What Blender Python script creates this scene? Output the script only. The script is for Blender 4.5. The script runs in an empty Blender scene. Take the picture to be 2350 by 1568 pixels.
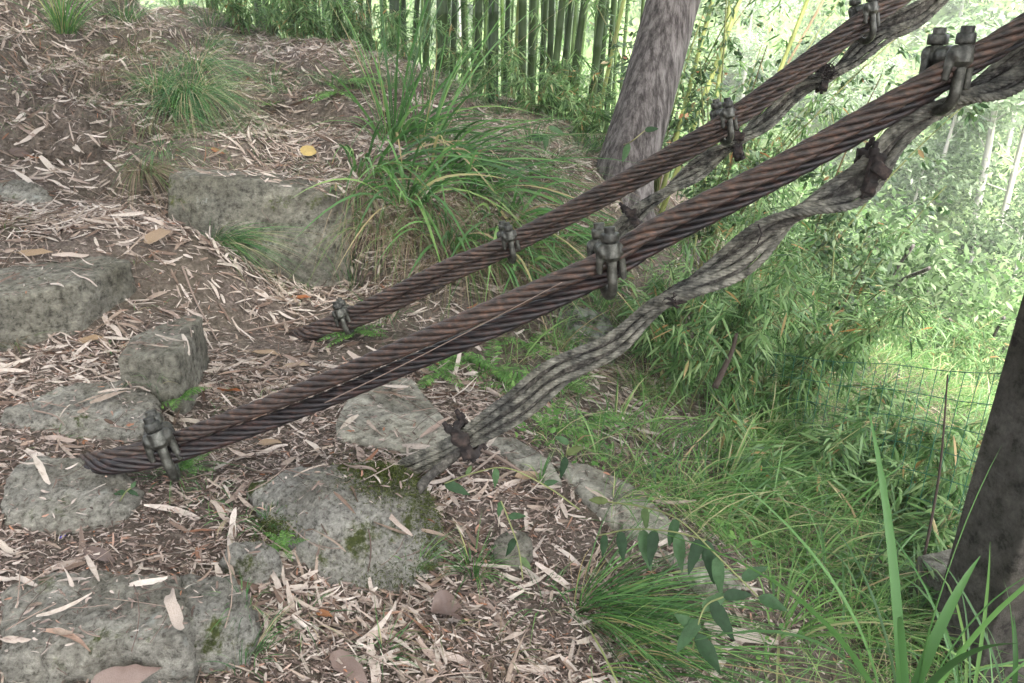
import bpy, bmesh, math, random
import numpy as np
from mathutils import Vector, Matrix

random.seed(11)
rng = np.random.default_rng(11)
S = bpy.context.scene
COL = S.collection

# ------------------------------------------------------------------ camera
CAMZ = 1.55
PITCH = math.radians(22.6)
FPX = 1775.0                      # focal length in units of a 2350 px wide picture
cam_d = bpy.data.cameras.new('camera')
cam_d.sensor_width = 36
cam_d.lens = FPX / 2350 * 36
cam_d.clip_start = 0.05
cam_d.clip_end = 500
cam = bpy.data.objects.new('camera', cam_d)
cam.location = (0, 0, CAMZ)
cam.rotation_euler = (math.pi / 2 - PITCH, 0, 0)
COL.objects.link(cam)
S.camera = cam

# ------------------------------------------------------------------ light
SUN_EL, SUN_AZ = math.radians(58), math.radians(150)
w = bpy.data.worlds.new('World')
S.world = w
w.use_nodes = True
nt = w.node_tree
bg = nt.nodes['Background']
sky = nt.nodes.new('ShaderNodeTexSky')
sky.sky_type = 'NISHITA'
sky.sun_disc = False
sky.sun_elevation = SUN_EL
sky.sun_rotation = SUN_AZ
sky.air_density = 1.0
sky.dust_density = 4.0
sky.ozone_density = 0.6
hs = nt.nodes.new('ShaderNodeHueSaturation'); hs.inputs['Saturation'].default_value = .28
nt.links.new(sky.outputs[0], hs.inputs['Color']); nt.links.new(hs.outputs[0], bg.inputs[0])
bg.inputs[1].default_value = 0.10
sl = bpy.data.lights.new('sun', 'SUN')
sl.energy = 1.5
sl.angle = math.radians(10)
sl.color = (1.0, 0.95, 0.87)
so = bpy.data.objects.new('sun', sl)
sd = Vector((math.sin(SUN_AZ) * math.cos(SUN_EL), math.cos(SUN_AZ) * math.cos(SUN_EL), math.sin(SUN_EL)))
so.rotation_euler = sd.to_track_quat('Z', 'Y').to_euler()
COL.objects.link(so)
S.view_settings.view_transform = 'Standard'
S.view_settings.look = 'None'
S.view_settings.exposure = 3.12
S.view_settings.gamma = 1.0

# ------------------------------------------------------------------ picture ray helpers
SN, CS = math.sin(PITCH), math.cos(PITCH)
def ray(u, v):
    a = (u - 1175) / FPX; b = (784 - v) / FPX
    return Vector((a, CS + b * SN, -SN + b * CS))
CAM = Vector((0, 0, CAMZ))
def P(u, v, d):
    return CAM + ray(u, v) * d
def PZ(u, v, z):
    r = ray(u, v)
    return CAM + r * ((z - CAMZ) / r.z)

def sstep(t):
    t = np.clip(t, 0, 1)
    return t * t * (3 - 2 * t)

def vn(x, y, seed=0):
    """smooth value noise, -1..1, vectorised"""
    x = np.asarray(x, float); y = np.asarray(y, float)
    xi = np.floor(x).astype(np.int64); yi = np.floor(y).astype(np.int64)
    fx = x - xi; fy = y - yi
    fx = fx * fx * (3 - 2 * fx); fy = fy * fy * (3 - 2 * fy)
    def h(a, b):
        n = (a * 374761393 + b * 668265263 + seed * 974711) & 0xffffffff
        n = ((n ^ (n >> 13)) * 1274126177) & 0xffffffff
        return ((n ^ (n >> 16)) & 0xffff) / 32767.5 - 1
    return (h(xi, yi) * (1 - fx) + h(xi + 1, yi) * fx) * (1 - fy) + (h(xi, yi + 1) * (1 - fx) + h(xi + 1, yi + 1) * fx) * fy

# ------------------------------------------------------------------ terrain height
ZP = [  # (u, v, z): points of the ground read off by height
 (0,1568,-.02),(250,1568,-.03),(500,1568,-.12),(750,1568,-.17),(1000,1568,-.2),(1250,1568,-.24),(1500,1568,-.3),(1750,1568,-.36),(2050,1568,-.45),(2350,1568,-.55),
 (0,1250,.02),(300,1250,0),(580,1300,-.04),(650,1450,-.13),(1000,1450,-.18),(1150,1350,-.16),(1300,1350,-.18),(1200,1200,-.09),(1400,1250,-.14),(1550,1400,-.26),
 (0,1020,.1),(250,1010,.08),(450,1000,.0),(700,1050,0),(900,1000,-.0),(1080,1080,-.01),(1200,1080,-.03),(1380,1180,-.07),(1450,1250,-.10),(1560,1320,-.14),(1690,1390,-.2),
 (850,900,-.02),(700,850,.01),(560,900,.01),(600,730,.05),(850,640,.07),(650,630,.1),(500,600,.16),(350,640,.3),(200,830,.14),(0,830,.14),
 (950,800,.0),(980,900,-.04),
]
DP = [  # (u, v, depth)
 (100,560,3.95),(200,500,4.25),(350,500,4.35),(0,530,4.0),(350,560,4.1),(450,540,4.3),
 (0,400,4.7),(0,200,5.1),(0,0,5.7),(300,0,6.8),(250,200,5.7),(300,350,5.2),(450,0,8.8),(450,110,7.4),(150,300,5.1),
 (750,130,6.6),(750,258,6.4),(900,165,6.75),(900,290,6.3),(620,140,7.0),(620,228,6.65),(900,425,5.3),(900,590,4.75),(1100,470,5.15),(1100,610,4.7),(1230,520,5.0),
 (500,350,5.4),(650,380,5.5),(780,400,5.4),(500,280,6.0),(700,280,6.4),
 (750,112,7.6),(600,100,7.9),(850,135,7.6),(480,200,6.4),(650,60,10.5),
 (1000,250,6.8),(1000,350,5.9),(1150,300,6.8),(1300,330,6.7),(1000,190,8.0),(1150,240,8.4),(1300,300,8.6),
 (1100,430,5.5),(1250,500,5.4),(1400,430,6.0),(1100,660,4.4),(1250,640,4.8),
 (1100,800,4.1),(1100,900,3.6),(1250,800,4.3),(1300,740,4.8),(1450,620,5.7),(1250,950,3.5),
 (1450,900,4.2),(1350,1000,3.5),(1600,1130,3.5),(1800,900,5.2),(1800,1200,3.5),(2100,1100,4.6),(2100,850,6.5),
 (2000,1400,2.9),(2250,1400,3.1),(1700,720,7.0),(1600,520,8.0),(1500,380,8.2),(2300,1000,6.8),(1500,760,5.6),(1700,1280,3.0),(1850,1400,2.7)
]
WP = [(-5,9,1.3),(-2,11,.3),(0,11.5,-.8),(3,11,-2.2),(6,11,-3.6),(-5,14,0),(0,15,-3),(6,15,-5.5),(3,15,-4.5),(6,7,-2.4),(5,4,-1.5),
      (-4,3,.9),(-4,1,.5),(-2,.3,.1),(0,.3,-.2),(2,.3,-.5),(4,1,-.9),(0,-1,-.1),(-3,-1,.2),(3,-1,-.7)]
ctl = [tuple(PZ(*p)) for p in ZP] + [tuple(P(*p)) for p in DP] + WP
ctl = np.array(ctl, float)
def _phi(r2):
    return np.where(r2 > 1e-12, 0.5 * r2 * np.log(np.maximum(r2, 1e-12)), 0)
_n = len(ctl)
_A = np.zeros((_n + 3, _n + 3))
_d2 = ((ctl[:, None, :2] - ctl[None, :, :2]) ** 2).sum(-1)
_A[:_n, :_n] = _phi(_d2) + np.eye(_n) * 0.004
_A[:_n, _n] = 1; _A[:_n, _n + 1:] = ctl[:, :2]
_A[_n, :_n] = 1; _A[_n + 1:, :_n] = ctl[:, :2].T
_sol = np.linalg.solve(_A, np.concatenate([ctl[:, 2], [0, 0, 0]]))

def far_h(x, y):
    down = -1.2 - (y - 8) * 0.585
    up = -17 + 0.74 * (y - 35)
    z = np.maximum(down, up)
    amp = sstep((y - 20) / 15)
    z = z + amp * (2.2 * vn(x / 9, y / 9, 5) + 1.2 * vn(x / 4, y / 4, 6) + .5 * vn(x / 1.7, y / 1.7, 7))
    z = z + 9 * np.exp(-((x - 0.62 * y + 1.0) / 4.5) ** 2) * sstep((y - 18) / 10) * (1 - sstep((y - 40) / 16))
    return z

def H(x, y):
    x = np.atleast_1d(np.asarray(x, float)); y = np.atleast_1d(np.asarray(y, float))
    xc = np.clip(x, -5, 6.5); yc = np.clip(y, -1, 15)
    out = np.zeros(len(x))
    for i in range(0, len(x), 20000):
        sl_ = slice(i, i + 20000)
        r2 = (xc[sl_, None] - ctl[None, :, 0]) ** 2 + (yc[sl_, None] - ctl[None, :, 1]) ** 2
        out[sl_] = _phi(r2) @ _sol[:_n] + _sol[_n] + _sol[_n + 1] * xc[sl_] + _sol[_n + 2] * yc[sl_]
    out = out + .35 * np.clip(-5 - x, 0, 30) - .25 * np.clip(x - 6.5, 0, 30)
    t = sstep((y - 9) / 7)
    z = out * (1 - t) + far_h(x, y) * t
    near = 1 - sstep((y - 9) / 7)
    mk = sstep((y - 4.5) / .5) * sstep((.6 - x) / .8) * (1 - sstep((y - 8.2) / 1.0)) * .8
    kk = .24
    q_ = (z + .11 * vn(x * 1.1, y * 1.1, 12) + .05 * vn(x * 3.3, y * 3.3, 13)) / kk
    z = z + mk * kk * (np.floor(q_) + sstep((q_ - np.floor(q_) - .34) / .34) - q_)
    z = z + near * (.018 * vn(x * 3.1, y * 3.1, 1) + .010 * vn(x * 8, y * 8, 2) + .006 * vn(x * 19, y * 19, 3))
    return z

# ------------------------------------------------------------------ object helpers
def tag(o, label=None, cat=None, group=None, kind=None):
    if label: o['label'] = label
    if cat: o['category'] = cat
    if group: o['group'] = group
    if kind: o['kind'] = kind
    return o

def mesh_np(name, V, Fs, smooth=True):
    me = bpy.data.meshes.new(name)
    V = np.asarray(V, np.float32).reshape(-1, 3)
    me.vertices.add(len(V)); me.vertices.foreach_set('co', V.ravel())
    Fs = [np.asarray(f, np.int32) for f in Fs if len(f)]
    loops = np.concatenate([f.ravel() for f in Fs])
    tot = np.concatenate([np.full(len(f), f.shape[1], np.int32) for f in Fs])
    start = np.concatenate([[0], np.cumsum(tot)[:-1]]).astype(np.int32)
    me.loops.add(len(loops)); me.loops.foreach_set('vertex_index', loops)
    me.polygons.add(len(tot)); me.polygons.foreach_set('loop_start', start); me.polygons.foreach_set('loop_total', tot)
    if smooth: me.polygons.foreach_set('use_smooth', np.ones(len(tot), bool))
    me.update(calc_edges=True)
    return me

def obj(name, me, m=None, parent=None):
    if m is not None and not me.materials: me.materials.append(m)
    o = bpy.data.objects.new(name, me)
    COL.objects.link(o)
    if parent is not None: o.parent = parent
    return o

def empty(name, loc=(0, 0, 0)):
    o = bpy.data.objects.new(name, None)
    o.empty_display_size = .05
    o.location = loc
    COL.objects.link(o)
    return o

class Geo:
    """collects numpy geometry into one mesh"""
    def __init__(s): s.V = []; s.Q = []; s.T = []; s.n = 0
    def add(s, V, Q=None, T=None):
        V = np.asarray(V, float).reshape(-1, 3)
        if Q is not None and len(Q): s.Q.append(np.asarray(Q) + s.n)
        if T is not None and len(T): s.T.append(np.asarray(T) + s.n)
        s.V.append(V); s.n += len(V)
        return s
    def mesh(s, name, smooth=True):
        F = []
        if s.Q: F.append(np.concatenate(s.Q))
        if s.T: F.append(np.concatenate(s.T))
        return mesh_np(name, np.concatenate(s.V), F, smooth)

def norm(a):
    return a / np.maximum(np.linalg.norm(a, axis=-1, keepdims=True), 1e-9)

PROF = {
 'grass': lambda t: np.maximum(.55 + .9 * t - 1.45 * t * t, .0) * .95 + .03,
 'lance': lambda t: np.maximum(np.sin(np.pi * np.clip(t, 0, 1) ** .75) ** .8, .03),
 'oval': lambda t: np.maximum(np.sin(np.pi * np.clip(t, 0, 1) ** .85) ** .6, .03),
 'ovate': lambda t: np.maximum(2.35 * np.clip(t, 0, 1) ** .55 * np.clip(1 - t, 0, 1) ** .95, .02),
 'dry': lambda t: np.maximum(np.sin(np.pi * (t * .86 + .08)) ** .6, .1),
 'stem': lambda t: 1 - .6 * t,
}
def strips(base, d, side, L, W, bend, segs=5, prof='grass', fold=0.0, twist=0.0):
    """n tapered strips. bend (n,3): displacement at the tip relative to length (quadratic)"""
    base = np.asarray(base, float).reshape(-1, 3); n = len(base)
    d = norm(np.broadcast_to(d, (n, 3)).astype(float)); side = np.broadcast_to(side, (n, 3)).astype(float)
    side = norm(side - (side * d).sum(-1, keepdims=True) * d)
    L = np.broadcast_to(L, (n,)).astype(float); W = np.broadcast_to(W, (n,)).astype(float); bend = np.broadcast_to(bend, (n, 3))
    t = np.linspace(0, 1, segs + 1)
    P0 = base[:, None] + L[:, None, None] * (d[:, None] * t[None, :, None] + bend[:, None] * (t ** 2)[None, :, None])
    wv = W[:, None] * PROF[prof](t)[None] * .5
    nrm = np.cross(d, side)
    tw = np.broadcast_to(twist, (n,))[:, None] * t[None]
    sd_ = side[:, None] * np.cos(tw)[..., None] + nrm[:, None] * np.sin(tw)[..., None]
    if fold:
        nn = -side[:, None] * np.sin(tw)[..., None] + nrm[:, None] * np.cos(tw)[..., None]
        l = P0 - sd_ * wv[..., None] + nn * (wv * fold)[..., None]
        r = P0 + sd_ * wv[..., None] + nn * (wv * fold)[..., None]
        V = np.stack([l, P0, r], 2).reshape(-1, 3); k = 3
    else:
        V = np.stack([P0 - sd_ * wv[..., None], P0 + sd_ * wv[..., None]], 2).reshape(-1, 3); k = 2
    i = np.arange(n)[:, None, None] * (segs + 1) * k
    j = np.arange(segs)[None, :, None] * k
    c = np.arange(k - 1)[None, None, :]
    a = (i + j + c).ravel()
    Q = np.stack([a, a + 1, a + 1 + k, a + k], 1)
    return V, Q

def frames(pts):
    pts = np.asarray(pts, float)
    T = norm(np.gradient(pts, axis=0))
    N = np.zeros_like(T)
    up = np.array([0, 0, 1.0]) if abs(T[0, 2]) < .9 else np.array([1.0, 0, 0])
    n = np.cross(T[0], up); n /= np.linalg.norm(n)
    for i in range(len(T)):
        n = n - T[i] * n.dot(T[i]); n /= np.linalg.norm(n); N[i] = n
    return T, N, np.cross(T, N)

def tube(pts, r, sides=8, cap=True):
    pts = np.asarray(pts, float); T, N, B = frames(pts); m = len(pts)
    r = np.broadcast_to(r, (m,)) if np.ndim(r) < 2 else r
    a = np.linspace(0, 2 * np.pi, sides, endpoint=False)
    V = pts[:, None] + r[:, None, None] * (np.cos(a)[None, :, None] * N[:, None] + np.sin(a)[None, :, None] * B[:, None])
    V = V.reshape(-1, 3)
    i = np.arange(m - 1)[:, None] * sides; j = np.arange(sides)[None]
    j2 = (j + 1) % sides
    Q = np.stack([(i + j), (i + j2), (i + sides + j2), (i + sides + j)], -1).reshape(-1, 4)
    Tt = None
    if cap:
        V = np.concatenate([V, pts[:1], pts[-1:]]); c0 = m * sides
        jj = np.arange(sides); k2 = (jj + 1) % sides
        Tt = np.concatenate([np.stack([np.full(sides, c0), k2, jj], 1),
                             np.stack([np.full(sides, c0 + 1), (m - 1) * sides + jj, (m - 1) * sides + k2], 1)])
    return V, Q, Tt

def spline(ctrl, step=.01):
    c = np.array([tuple(p) for p in ctrl], float)
    c = np.concatenate([[2 * c[0] - c[1]], c, [2 * c[-1] - c[-2]]])
    out = []
    for i in range(1, len(c) - 2):
        p0, p1, p2, p3 = c[i - 1], c[i], c[i + 1], c[i + 2]
        t = np.linspace(0, 1, 60, endpoint=False)[:, None]
        out.append(.5 * (2 * p1 + (p2 - p0) * t + (2 * p0 - 5 * p1 + 4 * p2 - p3) * t ** 2 + (-p0 + 3 * p1 - 3 * p2 + p3) * t ** 3))
    out = np.concatenate(out + [c[-2:-1]])
    s = np.concatenate([[0], np.cumsum(np.linalg.norm(np.diff(out, axis=0), axis=1))])
    q = np.linspace(0, s[-1], max(3, int(s[-1] / step)))
    return np.stack([np.interp(q, s, out[:, k]) for k in range(3)], 1)

# ------------------------------------------------------------------ materials
def new_mat(name):
    m = bpy.data.materials.new(name); m.use_nodes = True
    nt = m.node_tree; b = nt.nodes['Principled BSDF']
    return m, nt, b
def ramp(nt, fac, stops):
    r = nt.nodes.new('ShaderNodeValToRGB'); e = r.color_ramp.elements
    while len(e) < len(stops): e.new(.5)
    for i, (p, c) in enumerate(stops):
        e[i].position = p; e[i].color = (*c, 1) if len(c) == 3 else c
    if fac is not None: nt.links.new(fac, r.inputs[0])
    return r.outputs[0]
def tex_noise(nt, scale, detail=6, rough=.6, vec=None, w4=None):
    n = nt.nodes.new('ShaderNodeTexNoise'); n.inputs['Scale'].default_value = scale
    n.inputs['Detail'].default_value = detail; n.inputs['Roughness'].default_value = rough
    if vec is not None: nt.links.new(vec, n.inputs['Vector'])
    return n.outputs[0]
def coords(nt, scale=(1, 1, 1), kind='Object'):
    t = nt.nodes.new('ShaderNodeTexCoord'); mp = nt.nodes.new('ShaderNodeMapping')
    mp.inputs['Scale'].default_value = scale
    nt.links.new(t.outputs[kind], mp.inputs[0])
    return mp.outputs[0]
def mixc(nt, f, a, b, mode='MIX'):
    m = nt.nodes.new('ShaderNodeMix'); m.data_type = 'RGBA'; m.blend_type = mode
    for s, val in ((m.inputs[0], f), (m.inputs[6], a), (m.inputs[7], b)):
        if hasattr(val, 'links'): nt.links.new(val, s)
        elif isinstance(val, (int, float)): s.default_value = val
        else: s.default_value = (*val, 1)
    return m.outputs[2]
def bump(nt, b, h, strength=.5, dist=.01):
    n = nt.nodes.new('ShaderNodeBump'); n.inputs['Strength'].default_value = strength; n.inputs['Distance'].default_value = dist
    nt.links.new(h, n.inputs['Height']); nt.links.new(n.outputs[0], b.inputs['Normal'])

def leaf_mat(name, stops, trans=.35, rough=.5, per='island', mottled=0.0, spec=.3, patch=0):
    m, nt, b = new_mat(name)
    if per == 'island':
        g = nt.nodes.new('ShaderNodeNewGeometry'); f = g.outputs['Random Per Island']
    else:
        g = nt.nodes.new('ShaderNodeObjectInfo'); f = g.outputs['Random']
    c = ramp(nt, f, stops)
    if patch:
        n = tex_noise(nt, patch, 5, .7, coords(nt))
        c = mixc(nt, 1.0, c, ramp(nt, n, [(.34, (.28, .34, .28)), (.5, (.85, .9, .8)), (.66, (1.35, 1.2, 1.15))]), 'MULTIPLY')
    if mottled:
        n = tex_noise(nt, 60, 4, .7, coords(nt))
        c = mixc(nt, mottled, c, ramp(nt, n, [(.3, (.35, .3, .25)), (.6, (1, 1, 1))]), 'MULTIPLY')
    nt.links.new(c, b.inputs['Base Color'])
    b.inputs['Roughness'].default_value = rough
    b.inputs['Specular IOR Level'].default_value = spec
    if trans:
        t = nt.nodes.new('ShaderNodeBsdfTranslucent'); nt.links.new(c, t.inputs[0])
        mx = nt.nodes.new('ShaderNodeMixShader'); mx.inputs[0].default_value = trans
        nt.links.new(b.outputs[0], mx.inputs[1]); nt.links.new(t.outputs[0], mx.inputs[2])
        nt.links.new(mx.outputs[0], nt.nodes['Material Output'].inputs[0])
    return m

def lin(r, g, b):
    f = lambda c: ((c / 255 + .055) / 1.055) ** 2.4 if c > 10 else c / 255 / 12.92
    return (f(r), f(g), f(b))

# soil
def soil_mat():
    m, nt, b = new_mat('soil')
    v = coords(nt)
    n1 = tex_noise(nt, 2.2, 8, .65, v); n2 = tex_noise(nt, 38, 8, .75, v); n3 = tex_noise(nt, 140, 4, .7, v)
    c1 = ramp(nt, n2, [(.30, (.028, .021, .018)), (.5, (.115, .092, .078)), (.70, (.27, .225, .20))])
    c2 = ramp(nt, n2, [(.3, (.045, .037, .028)), (.55, (.12, .10, .078)), (.8, (.24, .20, .165))])
    c = mixc(nt, ramp(nt, n1, [(.42, (0, 0, 0)), (.62, (1, 1, 1))]), c1, c2)
    # green undergrowth far away
    g = nt.nodes.new('ShaderNodeNewGeometry'); sx = nt.nodes.new('ShaderNodeSeparateXYZ'); nt.links.new(g.outputs['Position'], sx.inputs[0])
    mr = nt.nodes.new('ShaderNodeMapRange'); mr.inputs[1].default_value = 9; mr.inputs[2].default_value = 16
    nt.links.new(sx.outputs[1], mr.inputs[0])
    nf = tex_noise(nt, .5, 8, .7, v)
    cg = ramp(nt, nf, [(.35, (.09, .11, .05)), (.5, (.13, .20, .07)), (.58, (.20, .28, .11)), (.7, (.24, .22, .17))])
    c = mixc(nt, mr.outputs[0], c, cg)
    nt.links.new(c, b.inputs['Base Color']); b.inputs['Roughness'].default_value = .95
    b.inputs['Specular IOR Level'].default_value = .15
    bump(nt, b, mixc(nt, .5, n2, n3), .9, .02)
    return m

def rock_mat(name, base=(.20, .20, .19), moss=.5, lichen=.3, dark=.5, pit=45, crack=.3):
    m, nt, b = new_mat(name)
    v = coords(nt)
    n1 = tex_noise(nt, 5, 8, .65, v); n2 = tex_noise(nt, pit, 7, .75, v); n3 = tex_noise(nt, 3.1, 5, .6, coords(nt, (1, 1, 1.7)))
    a = np.array(base)
    c = ramp(nt, n1, [(.3, tuple(a * .62)), (.5, tuple(a)), (.7, tuple(a * 1.35))])
    c = mixc(nt, .75, c, ramp(nt, n2, [(.38, (.12, .11, .10)), (.46, (.7, .7, .68)), (.54, (1, 1, 1)), (.66, (1.5, 1.5, 1.45))]), 'MULTIPLY')
    nb = tex_noise(nt, 16, 8, .8, coords(nt, (1, 1, 1.4)))
    c = mixc(nt, .8, c, ramp(nt, nb, [(.34, (.5, .47, .42)), (.46, (1, 1, 1)), (.68, (1.15, 1.15, 1.13))]), 'MULTIPLY')
    vo = nt.nodes.new('ShaderNodeTexVoronoi'); vo.inputs['Scale'].default_value = 14; nt.links.new(v, vo.inputs[0])
    nl = tex_noise(nt, 9, 6, .7, coords(nt, (1.3, 1, 1)))
    if lichen:
        c = mixc(nt, ramp(nt, nl, [(.70 - lichen * .2, (0, 0, 0)), (.80 - lichen * .2, (.7, .7, .7))]), c, (.42, .44, .41))
    c = mixc(nt, ramp(nt, n3, [(.5, (0, 0, 0)), (.72, (dark, dark, dark))]), c, (.05, .045, .035))
    st = tex_noise(nt, 1.6, 3, .5, coords(nt, (1, 1, .6)))
    c = mixc(nt, .8, c, ramp(nt, st, [(.36, (.55, .53, .46)), (.5, (1, 1, 1)), (.62, (1.25, 1.24, 1.2))]), 'MULTIPLY')
    vw = nt.nodes.new('ShaderNodeVectorMath'); vw.operation = 'MULTIPLY_ADD'; nz = nt.nodes.new('ShaderNodeTexNoise'); nz.inputs['Scale'].default_value = 7; nt.links.new(v, nz.inputs[0])
    nt.links.new(nz.outputs[1], vw.inputs[0]); vw.inputs[1].default_value = (.35, .35, .35); nt.links.new(v, vw.inputs[2])
    vc = nt.nodes.new('ShaderNodeTexVoronoi'); vc.feature = 'DISTANCE_TO_EDGE'; vc.inputs['Scale'].default_value = 3.4; nt.links.new(vw.outputs[0], vc.inputs[0])
    ck = ramp(nt, vc.outputs[0], [(.0, (.3, .28, .25)), (.012, (.5, .48, .44)), (.03, (1, 1, 1))])
    c = mixc(nt, crack, c, ck, 'MULTIPLY')
    # moss where the stone faces up or stays damp
    g = nt.nodes.new('ShaderNodeNewGeometry'); sx = nt.nodes.new('ShaderNodeSeparateXYZ'); nt.links.new(g.outputs['Normal'], sx.inputs[0])
    nm = tex_noise(nt, 4.3, 8, .72, coords(nt, (1, 1, 1)))
    mm = ramp(nt, nm, [(.66 - moss * .16, (0, 0, 0)), (.72 - moss * .16, (1, 1, 1))])
    mc = ramp(nt, n2, [(.3, (.022, .028, .008)), (.5, (.06, .075, .02)), (.7, (.13, .14, .04))])
    if moss: c = mixc(nt, mm, c, mc)
    nt.links.new(c, b.inputs['Base Color']); b.inputs['Roughness'].default_value = .92
    b.inputs['Specular IOR Level'].default_value = .25
    bump(nt, b, mixc(nt, .5, nb, n2), 1.0, .05)
    return m

def rust_mat(name, c0, c1, c2, rough=.55, metal=.0, sc=(30, 30, 30), spec=.5):
    m, nt, b = new_mat(name)
    n = tex_noise(nt, 1, 7, .65, coords(nt, sc)); n2 = tex_noise(nt, 7, 5, .6, coords(nt))
    c = ramp(nt, n, [(.32, c0), (.5, c1), (.7, c2)])
    c = mixc(nt, .7, c, ramp(nt, n2, [(.35, (.35, .35, .4)), (.6, (1.1, 1.05, 1))]), 'MULTIPLY')
    nt.links.new(c, b.inputs['Base Color']); b.inputs['Roughness'].default_value = rough
    b.inputs['Metallic'].default_value = metal; b.inputs['Specular IOR Level'].default_value = spec
    bump(nt, b, tex_noise(nt, 260, 4, .7, coords(nt)), .4, .003)
    return m

M = {}
M['soil'] = soil_mat()
M['rock_rough'] = rock_mat('rough_grey_stone', (.31, .297, .265), .45, .5, .5, 45)
M['rock_block'] = rock_mat('cut_grey_stone', (.22, .21, .178), .3, .25, .7, 30)
M['rock_wall'] = rock_mat('stained_wall_stone', (.185, .178, .15), .42, .45, .9, 24)
M['rock_slab'] = rock_mat('smooth_slab_stone', (.32, .307, .265), .05, .1, .2, 16, .25)
M['rock_moss'] = rock_mat('mossy_stone', (.32, .31, .285), .75, .45, .4, 55)
M['rock_lichen'] = rock_mat('lichen_stone', (.13, .125, .115), .5, 1.2, .6, 30)
M['concrete'] = rock_mat('dark_concrete', (.11, .10, .09), 0, 0, .5, 18, .0)
M['rust'] = rust_mat('rusty_rope_steel', (.013, .010, .009), (.058, .040, .034), (.145, .082, .058), .5, .15, (34, 34, 70))
M['rust_dark'] = rust_mat('tarred_rope_steel', (.008, .008, .010), (.026, .020, .021), (.085, .045, .037), .42, .2, (20, 20, 50))
M['galv'] = rust_mat('weathered_galvanised_steel', (.018, .018, .015), (.065, .066, .057), (.16, .165, .148), .38, .5, (50, 50, 50))
M['black_rust'] = rust_mat('black_rusty_iron', (.008, .007, .007), (.024, .018, .017), (.07, .05, .043), .95, .0, (40, 40, 40))
M['grey_wire'] = rust_mat('weathered_grey_wire', (.03, .03, .026), (.15, .147, .125), (.30, .295, .255), .85, .0, (28, 28, 28), .2)
M['grey_core'] = rust_mat('grey_weathered_core', (.018, .016, .015), (.075, .07, .062), (.22, .21, .185), .9, .0, (55, 55, 55), .2)
M['litter'] = leaf_mat('dry_bamboo_leaf', [(0, (.10, .062, .045)), (.14, (.20, .14, .11)), (.3, (.32, .25, .20)), (.55, (.44, .365, .315)), (.85, (.60, .53, .48)), (.97, (.46, .40, .34)), (1, (.26, .11, .06))], .18, .6, mottled=.5)
M['crumb'] = leaf_mat('rotten_leaf_crumb', [(0, (.06, .042, .035)), (.3, (.16, .115, .095)), (.6, (.30, .235, .205)), (.9, (.50, .43, .385)), (1, (.30, .13, .07))], .1, .7)
M['big_litter'] = leaf_mat('dry_leaf', [(0, (.22, .16, .13)), (.1, (.36, .28, .24)), (.45, (.50, .42, .37)), (.85, (.62, .55, .50)), (1, (.42, .36, .30))], .15, .55, per='object', mottled=.55)
M['brown_leaf'] = leaf_mat('brown_dry_leaf', [(0, (.12, .085, .075)), (1, (.20, .145, .125))], .1, .45, per='object', mottled=.5)
M['orange_leaf'] = leaf_mat('orange_dry_leaf', [(0, (.26, .09, .035)), (1, (.28, .13, .06))], .2, .5, per='object', mottled=.4)
M['tan_leaf'] = leaf_mat('tan_curled_leaf', [(0, (.30, .21, .13)), (1, (.38, .29, .21))], .2, .5, per='object', mottled=.6)
M['yellow_leaf'] = leaf_mat('yellow_leaf', [(0, (.50, .36, .13)), (1, (.5, .38, .15))], .3, .5, per='object', mottled=.4)
M['twig'] = leaf_mat('dry_twig', [(0, (.09, .06, .05)), (1, (.30, .23, .19))], 0, .8)
M['dark_wood'] = leaf_mat('dark_dead_wood', [(0, (.04, .03, .025)), (1, (.07, .05, .04))], 0, .8)
M['grass'] = leaf_mat('green_grass', [(0, (.035, .085, .025)), (.45, (.075, .19, .05)), (.8, (.15, .31, .085)), (.9, (.24, .36, .11)), (.95, (.42, .33, .16)), (1, (.4, .3, .18))], .4, .45, spec=.5)
M['grass_fine'] = leaf_mat('fine_grass', [(0, (.035, .10, .035)), (.5, (.075, .20, .065)), (.76, (.15, .30, .09)), (.82, (.40, .36, .2)), (1, (.46, .37, .25))], .35, .5)
M['grass_dry'] = leaf_mat('dry_hanging_grass', [(0, (.09, .06, .04)), (.4, (.21, .155, .105)), (.68, (.31, .25, .165)), (.75, (.12, .2, .05)), (1, (.07, .15, .04))], .25, .6)
M['grass_pale'] = leaf_mat('pale_slope_grass', [(0, (.07, .15, .04)), (.4, (.15, .30, .08)), (.75, (.28, .44, .15)), (.86, (.44, .44, .22)), (1, (.55, .46, .3))], .5, .5)
M['fern'] = leaf_mat('fern_green', [(0, (.07, .16, .035)), (.6, (.13, .28, .07)), (1, (.22, .38, .10))], .45, .5)
M['moss'] = leaf_mat('moss_green', [(0, (.03, .04, .01)), (.6, (.07, .09, .02)), (1, (.14, .16, .05))], .2, .8)
M['bleaf'] = leaf_mat('bamboo_leaf', [(0, (.045, .10, .03)), (.4, (.11, .22, .07)), (.8, (.25, .40, .15)), (.95, (.36, .48, .22)), (.97, (.5, .40, .2)), (1, (.45, .2, .06))], .5, .4, spec=.5)
M['bleaf_bright'] = leaf_mat('bright_bamboo_leaf', [(0, (.10, .19, .06)), (.5, (.18, .31, .11)), (1, (.30, .42, .19))], .55, .45)
M['shrub_leaf'] = leaf_mat('shrub_leaf', [(0, (.03, .065, .025)), (.4, (.07, .14, .05)), (.8, (.16, .26, .11)), (.96, (.34, .44, .25)), (1, (.5, .22, .1))], .35, .35, spec=.6)
M['broad_leaf'] = leaf_mat('broad_green_leaf', [(0, (.02, .05, .02)), (.5, (.045, .10, .04)), (.85, (.09, .17, .075)), (1, (.12, .12, .03))], .3, .55, per='object', spec=.25, mottled=.5)
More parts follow.
